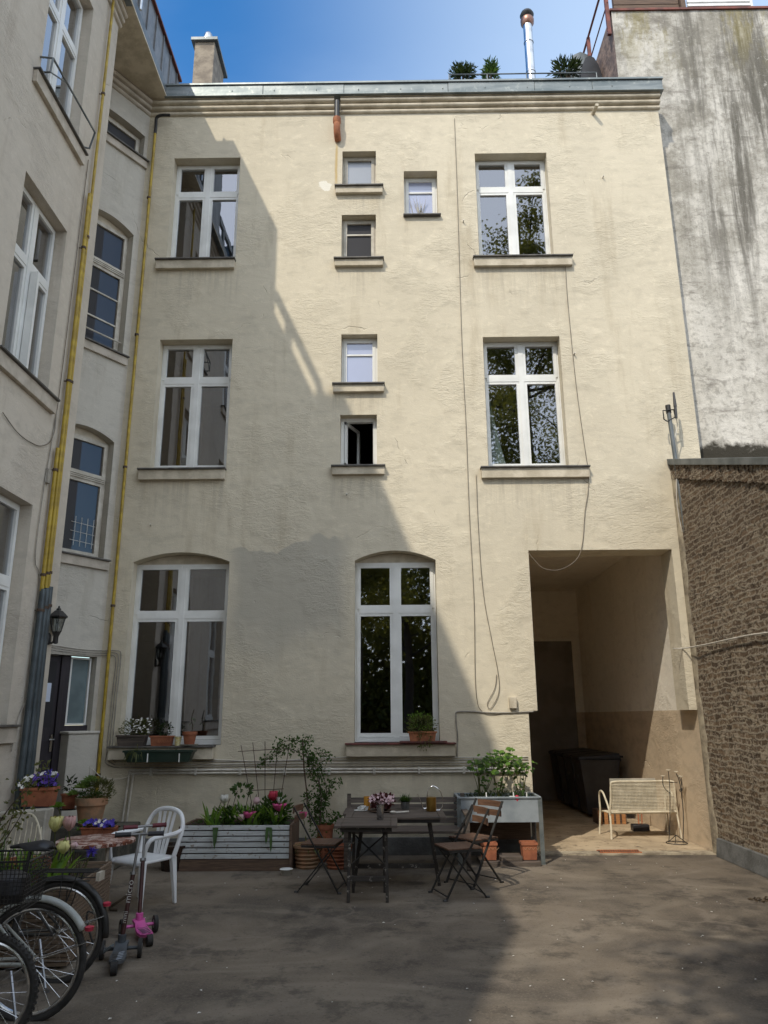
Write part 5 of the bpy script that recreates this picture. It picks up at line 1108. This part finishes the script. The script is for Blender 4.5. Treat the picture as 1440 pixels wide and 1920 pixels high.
bedplant(1.02, 'leafy berry bush at the left end of the raised bed', 906, 1440, .17, .14, 60, 0)
bedplant(1.22, 'tallest leafy berry bush in the middle of the raised bed', 938, 1424, .20, .13, 75, 0)
bedplant(1.50, 'leafy berry bush at the right end of the raised bed', 972, 1438, .15, .12, 60, 0)
t = thing('seedlings', 'low dark seedlings along the front of the raised bed', 'plants', (1.19, 9.3, .66)); plant(t, lambda b: bush(b, (0, -.03, .04), .42, .12, .05, 420, .035, .012, .9), 'leaf_dark'); b = MB()
for x in (-.14, .17, .32): b.box(x, x+.012, -.14, -.136, -.02, .10)
b.box(.13, .19, -.145, -.13, .0, .06); b.build('plant_label', M['frame'], t); b = MB(); b.lathe((.215, -.13, .0), [(.02, 0), (.03, .03), (.02, .06), (.002, .07)], 8); b.build('seed_packet', M['petal_red'], t)
for px, lab in ((1.06, 'square terracotta planter under the left part of the raised bed'), (1.51, 'square terracotta planter under the right corner of the raised bed')):
    t = trough((px, 9.18, .055), .17, .17, .18, 'terracotta', label=lab, name='square_pot')
    b = MB()
    for k in range(4): b.tube([(-.07+k*.045, -.083, .13), (-.052+k*.045, -.083, .105), (-.032+k*.045, -.083, .13)], .004, 5)
    b.build('relief', M['terracotta_old'], t)
b = MB(); b.box(.95, 1.62, 9.05, 9.45, .0, .05); b.box(1.17, 1.42, 9.06, 9.3, .052, .10); tag(b.build('plank_base', M['grey_wood'], bevel=.006), 'mossy planks on the ground under the raised bed', 'planks')
# ------------------------------------------------------------ passage things
def bin_(loc, label, first=None):
    if first: return dup(first, loc, None, label)
    t = thing('wheelie_bin', label, 'bin', loc, 0, 'black wheelie bins along the passage wall'); b = MB()
    b.add([(x*s, y*s2, z) for z, s, s2 in ((.06, .24, .22), (.90, .33, .275)) for x, y in ((-1, -1), (1, -1), (1, 1), (-1, 1))], [(3, 2, 1, 0), (4, 5, 6, 7)]+[(k, (k+1) % 4, 4+(k+1) % 4, 4+k) for k in range(4)])
    b.box(-.345, .35, -.285, .285, .865, .905); b.box(-.10, -.06, -.2, .2, .1, .85) if 0 else None; b.build('body', M['black_plastic'], t, bevel=.02)
    b = MB(); b.add([(-.36, -.29, .905), (.34, -.29, .905), (.34, .29, .905), (-.36, .29, .905), (-.33, -.26, .935), (.32, -.26, .985), (.32, .26, .985), (-.33, .26, .935)], [(0, 3, 2, 1), (4, 5, 6, 7), (0, 1, 5, 4), (1, 2, 6, 5), (2, 3, 7, 6), (3, 0, 4, 7)])
    b.tube([(.37, -.26, .93), (.37, .26, .93)], .018, 8); b.build('lid', M['black_plastic'], t, bevel=.012)
    for sy in (-1, 1): b = MB(); b.tube([(.22, sy*.25, .10), (.22, sy*.285, .10)], .10, 18); b.build('wheel', M['rubber'], t)
    b = MB(); b.tube([(-.305, .0, .62), (-.313, .0, .62)], .022, 12); b.build('lock', M['zinc_dark'], t); return t
bA = bin_((3.33, 13.1, .02), 'black wheelie bin nearest the passage opening')
bin_((3.33, 13.72, .02), 'black wheelie bin second from the passage opening', bA); bin_((3.33, 14.34, .02), 'black wheelie bin third from the passage opening', bA); bin_((3.33, 14.96, .02), 'black wheelie bin at the far end of the passage row', bA)
t = thing('wooden_crate', 'orange wooden crate on the passage floor behind the metal bench', 'crate', (3.28, 12.35, .02)); b = MB()
for k in range(5): b.box(-.20+k*.088, -.20+k*.088+.055, -.15, -.135, .0, .20)
b.build('front_slat', M['orange_wood'], t); b = MB(); b.box(-.2, .21, -.135, .15, .0, .02); b.box(-.2, .21, .135, .15, .02, .2); b.box(-.21, -.2, -.15, .15, 0, .2); b.box(.21, .22, -.15, .15, 0, .2); b.build('box', M['brown_wood'], t)
# metal mesh bench (seen from behind)
mb_ = thing('metal_bench', 'cream metal mesh bench with its back to the yard at the passage mouth', 'bench', (3.33, 10.95, .02), R(3))
b = MB(); zz0, zz1 = .33, .72; x0, x1 = -.44, .44
b.tube(smooth_path([(x0-.02, -.13, .30), (x0, -.16, .5), (x0+.01, -.18, zz1-.05), (x0+.06, -.185, zz1), (0, -.185, zz1), (x1-.06, -.185, zz1), (x1-.01, -.18, zz1-.05), (x1, -.16, .5), (x1+.02, -.13, .30)], 5), .013, 8); b.tube([(x0, -.14, zz0), (x1, -.14, zz0)], .013, 8)
bf = b.build('back_frame', M['cream_metal'], mb_)
b = MB()
for k in range(20): z = zz0+.018+k*.0185; b.tube([(x0, -.14-.045*(z-zz0)/.4, z), (x1, -.14-.045*(z-zz0)/.4, z)], .0036, 4)
for k in range(44): x = x0+.02*(k+1)*.98; b.tube([(x, -.14, zz0), (x, -.185, zz1)], .0026, 4)
b.build('back_mesh', M['cream_metal'], mb_)
b = MB()
for k in range(20): y = -.12+k*.02; b.tube([(x0, y, .31), (x1, y, .31)], .004, 4)
for k in range(30): x = x0+.03*k; b.tube([(x, -.12, .31), (x, .27, .31)], .0025, 4)
b.tube([(x0, .28, .30), (x1, .28, .30)], .012, 8); b.build('seat', M['cream_metal'], mb_)
for sx in (-1, 1):
    b = MB(); b.tube(smooth_path([(sx*.47, -.16, .0), (sx*.455, -.12, .32), (sx*.47, .0, .52), (sx*.47, .10, .575), (sx*.47, .20, .56), (sx*.465, .25, .48), (sx*.46, .27, .30), (sx*.48, .31, 0)], 5), .013, 8); b.build('leg', M['cream_metal'], mb_)
b = MB(); b.box(-.42, .20, -.13, -.10, .36, .755); o = b.build('cardboard_sheet', M['slab']); o.location = mb_.location; o.rotation_euler = mb_.rotation_euler; tag(o, 'grey board standing on the metal bench behind its mesh back', 'board')
# candelabrum
cb = thing('candelabrum', 'wrought iron candle stand with five curved arms beside the metal bench', 'candle stand', (3.60, 10.42, .02)); b = MB(); o = cb.location
b.lathe((0, 0, 0), [(.12, 0), (.13, .004), (.12, .009)], 24) if 0 else b.tube([(math.cos(a*math.pi/12)*.13, math.sin(a*math.pi/12)*.13, .008) for a in range(24)], .005, 5, closed=True)
q3 = lambda x, y, dy=0: W(x, y, 10.42+dy)-o
b.tube(smooth_path([(.08, 0, .01), q3(1281, 1520), q3(1275, 1470), q3(1268, 1450)], 4), .006, 6); b.tube(smooth_path([(-.1, 0, .01), q3(1256, 1540), q3(1256, 1480), q3(1253, 1446)], 4), .005, 6)
for k in range(3): a = k*2.1; b.tube([(0, 0, .10), (math.cos(a)*.12, math.sin(a)*.12, .01)], .005, 5)
b.tube(smooth_path([q3(1257, 1488), q3(1248, 1480), q3(1243, 1470), q3(1243, 1456)], 4), .005, 6); b.tube(smooth_path([q3(1274, 1482), q3(1277, 1484, -.04), q3(1279, 1470, -.04), q3(1277, 1458, -.04)], 4), .005, 6); b.tube(smooth_path([q3(1274, 1480), q3(1279, 1482, .04), q3(1277, 1466, .04), q3(1273, 1456, .04)], 4), .005, 6); b.tube([q3(1255, 1467), q3(1270, 1467)], .004, 5); b.build('stand', M['black'], cb)
for x, y, d in ((1243, 1456, 0), (1253, 1445, 0), (1268, 1448, 0), (1277, 1457, -.04), (1272, 1455, .04)): b = MB(); b.lathe(q3(x, y, d), [(.004, 0), (.028, .004), (.03, .012), (.022, .014), (.004, .010)], 14); b.build('drip_pan', M['cream_metal'], cb)
# broom + dustpan under the bench
t = thing('hand_broom', 'long handled dustpan and brush leaning under the bench', 'dustpan', (3.50, 11.55, .02)); b = MB(); b.tube([(-.02, 0, .06), (.02, .12, .62)], .010, 6); b.tube([(.03, .02, .06), (.10, .14, .60)], .010, 6); b.build('handle', M['rust'], t); b = MB(); b.box(-.13, .10, -.10, .04, .0, .09); b.build('pan', M['black_plastic'], t, bevel=.01)
# drain grate
gr_ = thing('drain_grate', 'rusty slotted drain grate set in the threshold of the passage', 'grate', (2.70, 9.84, .018)); b = MB(); b.box(-.24, .24, -.07, .07, -.01, .004); b.build('pan', M['black'], gr_); b = MB()
for k in range(17): x = -.23+k*.0285; b.bar((x, -.062, .008), (x+.018, .062, .008), .010, .008)
b.box(-.25, .25, -.08, -.066, -.004, .012); b.box(-.25, .25, .066, .08, -.004, .012); b.build('grating', M['rust'], gr_)

# ------------------------------------------------------------ bicycles
def wheel(t, x, r, spokes=24, tyre=.019, rim='chrome', knob=False):
    b = MB(); n = 48; b.tube([(x+r*math.cos(2*math.pi*k/n), 0, r+r*math.sin(2*math.pi*k/n)+.0) for k in range(n)], tyre, 10, closed=True)
    if knob:
        for k in range(64):
            a = 2*math.pi*k/64
            for s_ in (-1, 1): c = Vector((x+(r+tyre*.75)*math.cos(a), s_*.012, r+(r+tyre*.75)*math.sin(a))); b.box(c.x-.006, c.x+.006, c.y-.006, c.y+.006, c.z-.006, c.z+.006)
    w = b.build('wheel', M['rubber'], t); b = MB(); b.tube([(x+(r-.026)*math.cos(2*math.pi*k/n), 0, r+(r-.026)*math.sin(2*math.pi*k/n)) for k in range(n)], .011, 8, closed=True); b.build('rim', M[rim], w)
    b = MB(); b.tube([(x, -.045, r), (x, .045, r)], .02, 10); b.tube([(x, -.065, r), (x, .065, r)], .007, 6); b.build('hub', M['chrome'], w)
    b = MB()
    for k in range(spokes):
        a = 2*math.pi*k/spokes; s_ = 1 if k % 2 else -1; a2 = a+(.35 if k % 4 < 2 else -.35); b.tube([(x+.02*math.cos(a2), s_*.03, r+.02*math.sin(a2)), (x+(r-.03)*math.cos(a), 0, r+(r-.03)*math.sin(a))], .0012, 4, cap=False)
    b.build('spokes', M['chrome'], w)
def fender(t, x, r, a0, a1, mat, w=.05):
    b = MB(); n = 26; sec = [(-w/2, -.012), (-w*.42, .006), (-w*.2, .016), (0, .02), (w*.2, .016), (w*.42, .006), (w/2, -.012)]; vs = []
    for i in range(n+1):
        a = R(a0+(a1-a0)*i/n)
        for y, h in sec: vs.append((x+(r+h)*math.cos(a), y, r0_+(r+h)*math.sin(a)))
    m_ = len(sec); b.add(vs, [(i*m_+k, i*m_+k+1, (i+1)*m_+k+1, (i+1)*m_+k) for i in range(n) for k in range(m_-1)]); o = b.build('fender', M[mat], t, recalc=False, ang=60); md = o.modifiers.new('s', 'SOLIDIFY'); md.thickness = .003
def bicycle(label, r, frame, fmat, loc, rz, fenders=None, basket=False, rack=False, knob=False, saddle=.93, low=False):
    global r0_
    r0_ = r; t = thing('bicycle', label, 'bicycle', loc, rz); WB = 1.02
    wheel(t, 0, r, knob=knob); wheel(t, WB, r, knob=knob)
    bb = Vector((.42, 0, .28)); st_ = Vector((.26, 0, .60)); hd = Vector((.86, 0, .70)); hb = Vector((.90, 0, .57)); b = MB()
    b.tube([bb, st_], .016, 10); b.tube([st_-Vector((0, 0, .06)) if not low else bb+Vector((-.06, 0, .15)), hd], .017, 10); b.tube([bb, hb], .019, 10); b.tube([hd+Vector((-.01, 0, .05)), hb], .02, 10)
    for s_ in (-1, 1): b.tube([bb+Vector((0, s_*.03, 0)), (0, s_*.06, r)], .010, 8); b.tube([st_+Vector((.01, s_*.015, -.05)), (0, s_*.06, r)], .008, 8)
    b.build('frame', M[fmat], t)
    b = MB()
    for s_ in (-1, 1): b.tube(smooth_path([hb+Vector((0, s_*.04, -.02)), (.95, s_*.055, .50), (WB, s_*.055, r)], 4), .011, 8)
    b.tube([hb+Vector((0, -.045, -.02)), hb+Vector((0, .045, -.02))], .014, 8); b.build('fork', M[fmat], t)
    b = MB(); b.tube([hd, (.83, 0, .90)], .013, 8); b.tube(smooth_path([(.68, -.27, .93), (.80, -.22, .95), (.85, -.06, .91), (.85, .06, .91), (.80, .22, .95), (.68, .27, .93)], 5), .011, 8); hbm = b.build('handlebar', M['chrome'], t)
    for s_ in (-1, 1): b = MB(); b.tube([(.62, s_*.28, .925), (.74, s_*.26, .94)], .016, 8); b.build('grip', M['black_plastic'], hbm)
    b = MB(); b.tube([st_, (.235, 0, saddle-.06)], .013, 8); b.build('seat_post', M['black'], t)
    b = MB(); rows = [(-.13, .002, .004, -.01), (-.12, .07, .02, 0), (-.05, .078, .026, .006), (.02, .045, .02, 0), (.09, .022, .015, -.006), (.15, .012, .01, -.012), (.155, .002, .004, -.016)]; vs = []
    for x, w, h, dz in rows:
        for k in range(10): a = 2*math.pi*k/10; vs.append((.22+x, math.cos(a)*w, saddle-.02+dz+math.sin(a)*h-(.03*abs(math.cos(a))**3 if w > .04 else 0)))
    b.add(vs, [(i*10+k, i*10+(k+1) % 10, (i+1)*10+(k+1) % 10, (i+1)*10+k) for i in range(6) for k in range(10)]); b.build('saddle', M['black_plastic'], t, ang=80)
    b = MB(); b.tube([(bb.x, .045, bb.z), (bb.x, .052, bb.z)], .09, 28); b.tube([(bb.x, -.06, bb.z), (bb.x, .07, bb.z)], .018, 8); b.bar((bb.x, .065, bb.z), (bb.x+.12, .075, bb.z-.11), .012, .022); b.bar((bb.x, -.065, bb.z), (bb.x-.12, -.075, bb.z+.11), .012, .022); cr_ = b.build('crank', M['black'], t)
    for s_ in (-1, 1): b = MB(); c = (bb.x+s_*.12, s_*.12, bb.z-s_*.11); b.box(c[0]-.04, c[0]+.04, c[1]-.04, c[1]+.04, c[2]-.012, c[2]+.012); b.build('pedal', M['black_plastic'], cr_)
    if fenders:
        fender(t, 0, r+.03, 10, 185, fenders) if not low else fender(t, 0, r+.03, -8, 150, fenders); fender(t, WB, r+.03, -15, 120, fenders)
        b = MB()
        for s_ in (-1, 1): b.tube([(0, s_*.05, r), (-(r+.035)*math.cos(R(18)), s_*.026, r+(r+.035)*math.sin(R(18)))], .003, 5)
        b.build('fender_stay', M['chrome'], t)
    if fenders: b = MB(); c = Vector((-(r+.062)*math.cos(R(28)), 0, r+(r+.062)*math.sin(R(28)))); b.lathe(c, [(.001, -.012), (.022, -.01), (.026, .01), (.001, .018)], 14); b.build('reflector', M['petal_red'], t)
    if rack:
        b = MB(); zr = 2*r+.075
        for y in (-.05, 0, .05): b.tube([(-.22, y, zr), (.18, y, zr)], .005, 6)
        b.tube([(-.22, -.05, zr), (-.23, 0, zr), (-.22, .05, zr)], .005, 6)
        for s_ in (-1, 1): b.tube([(-.12, s_*.05, zr), (0, s_*.06, r)], .004, 6); b.tube([(-.02, s_*.05, zr), (.0, s_*.06, r)], .004, 6); b.tube([(-.20, s_*.05, zr-.05), (.18, s_*.05, zr-.05)], .004, 6)
        b.build('rack', M['black'], t); b = MB(); b.box(-.26, -.235, -.04, .04, zr-.055, zr-.005); b.build('tail_light', M['frame_old'], t)
    if basket:
        b = MB(); n = 22; x0, x1, y0, y1, z0, z1 = .96, 1.24, -.17, .17, .78, 1.02
        z0 = .66; z1 = .90; k_ = .8
        def rg(f): s2 = k_+(1-k_)*f; cx_ = 1.10; return [(cx_+.15*s2*sx, .17*s2*sy, z0+(z1-z0)*f) for sx, sy in ((-1, -1), (1, -1), (1, 1), (-1, 1))]
        for f in [i/12 for i in range(13)]: q_ = rg(f); b.tube(q_, .0022 if f < 1 else .006, 4, closed=True)
        for side_ in range(4):
            a0, a1 = rg(0)[side_], rg(0)[(side_+1) % 4]; c0_, c1_ = rg(1)[side_], rg(1)[(side_+1) % 4]
            for i in range(14): f = i/14; b.tube([Vector(a0).lerp(Vector(a1), f), Vector(c0_).lerp(Vector(c1_), f)], .0022, 4, cap=False)
        for i in range(10): f = i/9; q_ = rg(0); b.tube([Vector(q_[0]).lerp(Vector(q_[1]), f), Vector(q_[3]).lerp(Vector(q_[2]), f)], .0022, 4, cap=False)
        b.build('basket', M['black'], t); b = MB(); 
        b.lathe((1.10, 0, .68), [(.08, 0), (.11, .05), (.10, .12), (.04, .15), (.002, .155)], 10); b.build('bag', M['black_plastic'], t)
    b = MB(); b.tube([(.08, .07, .26), (-.03, .16, .01)], .009, 6); b.tube([(-.03, .16, .01), (-.06, .19, .008)], .012, 6); b.build('kickstand', M['alu'], t)
    return t
bicycle('black bicycle with black fenders and rear rack, saddle nearest the wire chair', .285, None, 'black', G(99, 1842), math.pi-.04, fenders='black', rack=True, saddle=.82)
bicycle('white bicycle with white fenders and silver spokes', .29, None, 'white_paint', G(48, 1913), math.pi-.02, fenders='white_paint', low=True, saddle=.73)
g3 = G(-62, 1985); bicycle('dark bicycle with knobbly front tyre and a black mesh basket, nearest the camera', .26, None, 'black', (g3.x-1.02, g3.y, 0), R(4), basket=True, knob=True, saddle=.8)

# ------------------------------------------------------------ scooters
def scooter(label, foot, top, deckdir, deck, stem, grip, letters=False):
    t = thing('kick_scooter', label, 'scooter', foot); top = Vector(top)-Vector(foot); d = Vector(deckdir).normalized(); s_ = Vector((-d.y, d.x, 0))
    hd = Vector((0, 0, .12)); b = MB(); b.tube([hd, hd.lerp(top, .62)], .016, 10); sm = b.build('stem', M[stem], t)
    b = MB(); b.tube([hd.lerp(top, .60), top], .010, 10); b.tube([top-s_*.17, top+s_*.17], .010, 8); b.tube([hd.lerp(top, .60), hd.lerp(top, .63)], .024, 10); b.build('tube', M['alu'], sm)
    for k in (-1, 1): b = MB(); b.tube([top+s_*k*.06, top+s_*k*.17], .017, 10); b.tube([top+s_*k*.165, top+s_*k*.172], .021, 10); b.build('grip', M[grip], t)
    b = MB(); L_ = .42; prof = [(-.02, .055, .10), (.04, .045, .085), (.10, .055, .06), (.18, .062, .055), (.27, .055, .055), (.33, .035, .065), (.36, .025, .075)]; vs = []
    for x, w, z in prof:
        for k, (e, h) in enumerate(((-1, -.012), (-1, .006), (-.5, .012), (.5, .012), (1, .006), (1, -.012))): vs.append(d*x+s_*(e*w*.85)+Vector((0, 0, z+h)))
    b.add(vs, [(i*6+k, i*6+(k+1) % 6, (i+1)*6+(k+1) % 6, (i+1)*6+k) for i in range(6) for k in range(6)]+[tuple(range(5, -1, -1)), tuple(36+k for k in range(6))])
    b.tube([hd+Vector((0, 0, .03)), hd-Vector((0, 0, .03))], .028, 10); dk = b.build('deck', M[deck], t, ang=50)
    b = MB()
    for k in range(5): b.tube([d*(.11+k*.038)-s_*.035+Vector((0, 0, .07)), d*(.13+k*.038)+Vector((0, 0, .07)), d*(.11+k*.038)+s_*.035+Vector((0, 0, .07))], .003, 4)
    b.build('deck_grip', M['deck_grey'] if deck != 'deck_grey' else M['alu'], dk)
    b = MB(); b.tube([-s_*.12+Vector((0, 0, .062)), s_*.12+Vector((0, 0, .062))], .012, 8); b.build('axle', M[deck], t)
    for k in (-1, 1): b = MB(); c = s_*k*.125+Vector((0, 0, .06)); b.tube([c-s_*.013, c+s_*.013], .06, 20); w = b.build('wheel', M['rubber'], t); b = MB(); b.tube([c-s_*.0145, c+s_*.0145], .03, 12); b.build('rim', M['alu'], w)
    b = MB(); c = d*.36+Vector((0, 0, .04)); b.tube([c-s_*.02, c+s_*.02], .04, 18); b.build('rear_wheel', M['rubber'], t)
    if letters:
        dirv = (top-hd).normalized(); side_ = Vector((1, 0, 0)); 
        def txt(body, f, size):
            cu = bpy.data.curves.new('lettering', 'FONT'); cu.body = body; cu.size = size; cu.extrude = .0006; cu.align_x = 'CENTER'; cu.align_y = 'CENTER'
            o = bpy.data.objects.new('lettering', cu); COL.objects.link(o); dg = bpy.context.evaluated_depsgraph_get(); me = bpy.data.meshes.new_from_object(o.evaluated_get(dg)); bpy.data.objects.remove(o)
            o = bpy.data.objects.new('lettering', me); COL.objects.link(o); me.materials.append(M['letter']); o.parent = sm
            X = dirv; Z = Vector((.0, -1, 0)); Z = (Z-X*Z.dot(X)).normalized(); Y = Z.cross(X); p = hd.lerp(top, f)+Z*.0165
            o.matrix_local = Matrix(((X.x, Y.x, Z.x, p.x), (X.y, Y.y, Z.y, p.y), (X.z, Y.z, Z.z, p.z), (0, 0, 0, 1)))
        txt('micro', .44, .062); txt('mini', .20, .045)
    return t
sA = G(226, 1797); scooter('black three wheeled scooter with black grips, deck toward the camera', (sA.x, sA.y, 0), W(262, 1564, sA.y+.14), G(214, 1826)-sA, 'deck_grey', 'stem_dark', 'black_plastic', True)
sB = G(259, 1752); scooter('pink three wheeled scooter with dark red grips beside the white chair', (sB.x, sB.y, 0), W(272, 1549, sB.y+.25), G(290, 1786)-sB, 'pink', 'stem_dark', 'grip_red')

# fallen twig and pedal arm near the planter
b = MB(); p = G(205, 1706); b.tube(smooth_path([(0, 0, .02), (.05, .0, .05), (.13, .03, .10)], 3), .012, 6); b.tube([(0, 0, .02), (.03, -.06, .015), (.09, -.06, .012)], .011, 6); o = b.build('broken_branch', M['stemwood']); o.location = p; tag(o, 'short forked branch lying on the ground behind the bicycles', 'branch')
t = thing('trailer_coupling', 'bent grey metal arm with a flat footplate beside the black bicycle', 'metal arm', G(180, 1800)); o = t.location; q4 = lambda x, y: W(x, y, o.y-.02)-o
b = MB(); b.tube(smooth_path([q4(176, 1712), q4(165, 1710), q4(163, 1725), q4(170, 1755), q4(181, 1790)], 5), .007, 8); b.build('arm', M['black'], t); b = MB(); b.bar(q4(183, 1793), q4(212, 1772), .05, .018); b.build('footplate', M['zinc_dark'], t, bevel=.004)

# petals on the ground
b = MB(); rnd.seed(9)
for _ in range(110):
    x = rnd.uniform(-2.6, 3.7); y = rnd.uniform(4.2, 9.6)
    if rnd.random() < .35: x = rnd.uniform(1, 3.7)
    s_ = rnd.uniform(.005, .014); a = rnd.random()*6.3; c, s2 = math.cos(a)*s_, math.sin(a)*s_; z = .006
    b.add([(x-c, y-s2, z), (x+s2*.6, y-c*.6, z+.004), (x+c, y+s2, z), (x-s2*.6, y+c*.6, z+.003)], [(0, 1, 2, 3)])
tag(b.build('fallen_petals', M['petal_white'], recalc=False), 'scattered white petals and crumbs lying on the asphalt', 'petals', kind='stuff')
# dark leaf litter near right edge + dead leaf
b = MB(); 
for _ in range(14): b.leaf(G(1425, 1690)+Vector((rnd.uniform(-.06, .1), rnd.uniform(-.08, .05), .01)), (rnd.uniform(-1, 1), rnd.uniform(-1, 1), .2), .06, .03)
tag(b.build('dry_leaves', M['stemwood'], recalc=False), 'small heap of dark dry leaves at the right edge of the yard', 'leaves', kind='stuff')

# roof plants
rnd.seed(77)
def roofplant(px, py, Y, rx, rz_, n, l, w, mat, label, up=.6):
    p = W(px, py, Y); t = thing('roof_shrub', label, 'shrub', (p.x, Y, 10.95)); c = p.z-10.95; b = MB(); b.lathe((0, 0, 0), [(.12, 0), (.16, .26), (.15, .26), (.001, .24)], 16); b.build('pot', M['terracotta_old'], t); b = MB(); b.tube([(0, 0, .2), (0, 0, c)], .02, 6)
    for k in range(5): b.tube([(0, 0, c*.6), (rnd.uniform(-rx, rx)*.7, 0, c+rnd.uniform(-.2, .5)*rz_)], .008, 5)
    b.build('stem', M['stemwood'], t); plant(t, lambda b: bush(b, (0, 0, c), rx, rx*.7, rz_, n, l, w, up, .15), mat)
roofplant(868, 138, 11.2, .24, .17, 900, .08, .022, 'leaf_dark', 'dark rounded shrub on the roof above the facade cable')
roofplant(920, 134, 11.2, .12, .22, 260, .12, .035, 'leaf', 'small leafy shrub on the roof left of the steel flue', 1.)
roofplant(1062, 132, 11.0, .28, .15, 420, .12, .025, 'leaf_dark', 'spiky shrub on the roof right of the steel flue', .5)

# ------------------------------------------------------------ trees in the garden behind the camera (seen in the panes, shading the yard)
def tree(loc, h, cr, n, label, seed):
    rr = random.Random(seed); t = thing('garden_tree', label, 'tree', loc, 0, 'garden trees behind the camera'); b = MB(); lf = MB()
    b.tube([(0, 0, 0), (.1, 0, h*.25), (-.1, .1, h*.5), (.05, 0, h*.8)], [.22, .17, .12, .05], 10); centres = []
    for k in range(26):
        z0 = h*rr.uniform(.28, .75); a = rr.random()*6.28; L_ = cr*rr.uniform(.5, 1.0); e = Vector((math.cos(a)*L_, math.sin(a)*L_, z0+L_*rr.uniform(.2, .7))); mid = Vector((e.x*.45, e.y*.45, z0+(e.z-z0)*.35)); b.tube(smooth_path([(0, 0, z0), mid, e], 4), [.06-.006*i for i in range(9)], 6)
        for f in (.5, .75, 1.): centres.append((Vector((0, 0, z0)).lerp(e, f), rr.uniform(.5, .95)))
    for _ in range(n):
        c, r = rr.choice(centres); d = Vector((rr.gauss(0, 1), rr.gauss(0, 1), rr.gauss(0, .8)))*r*.55; p = c+d; q_ = Vector((rr.uniform(-1, 1), rr.uniform(-1, 1), rr.uniform(-.8, .4))); lf.leaf(p, q_, rr.uniform(.09, .16), .08)
    b.build('trunk', M['bark'], t); lf.build('crown', M['leaf_tree'], t, recalc=False)
tree((5.0, -5.5, 0), 25.0, 4.2, 42000, 'broad garden tree right behind the camera', 1)
tree((8.5, -10.5, 0), 18.0, 3.8, 16000, 'tall garden tree beyond the brick wall', 2)
tree((0.6, -11.5, 0), 13.5, 3.6, 24000, 'garden tree in the middle at the back', 3)
tree((-1.15, -2.6, 0), 14.0, 1.35, 12000, 'garden tree close to the left wing', 4)
b = MB(); b.box(-9, 12, -15.2, -15.0, 0, 1.9); tag(b.build('garden_fence', M['brown_wood']), 'brown board fence at the far end of the garden behind the camera', 'fence')
t = thing('garden_hedge', 'dense green hedge in front of the far garden fence', 'hedge', (1.5, -14, 0)); b = MB()
for _ in range(24000): b.leaf((rnd.uniform(-7, 7), rnd.uniform(-.7, .7), 1.2+abs(rnd.gauss(0, 2.6))), rv(), .28, .2)
b.build('foliage', M['leaf_tree'], t, recalc=False)
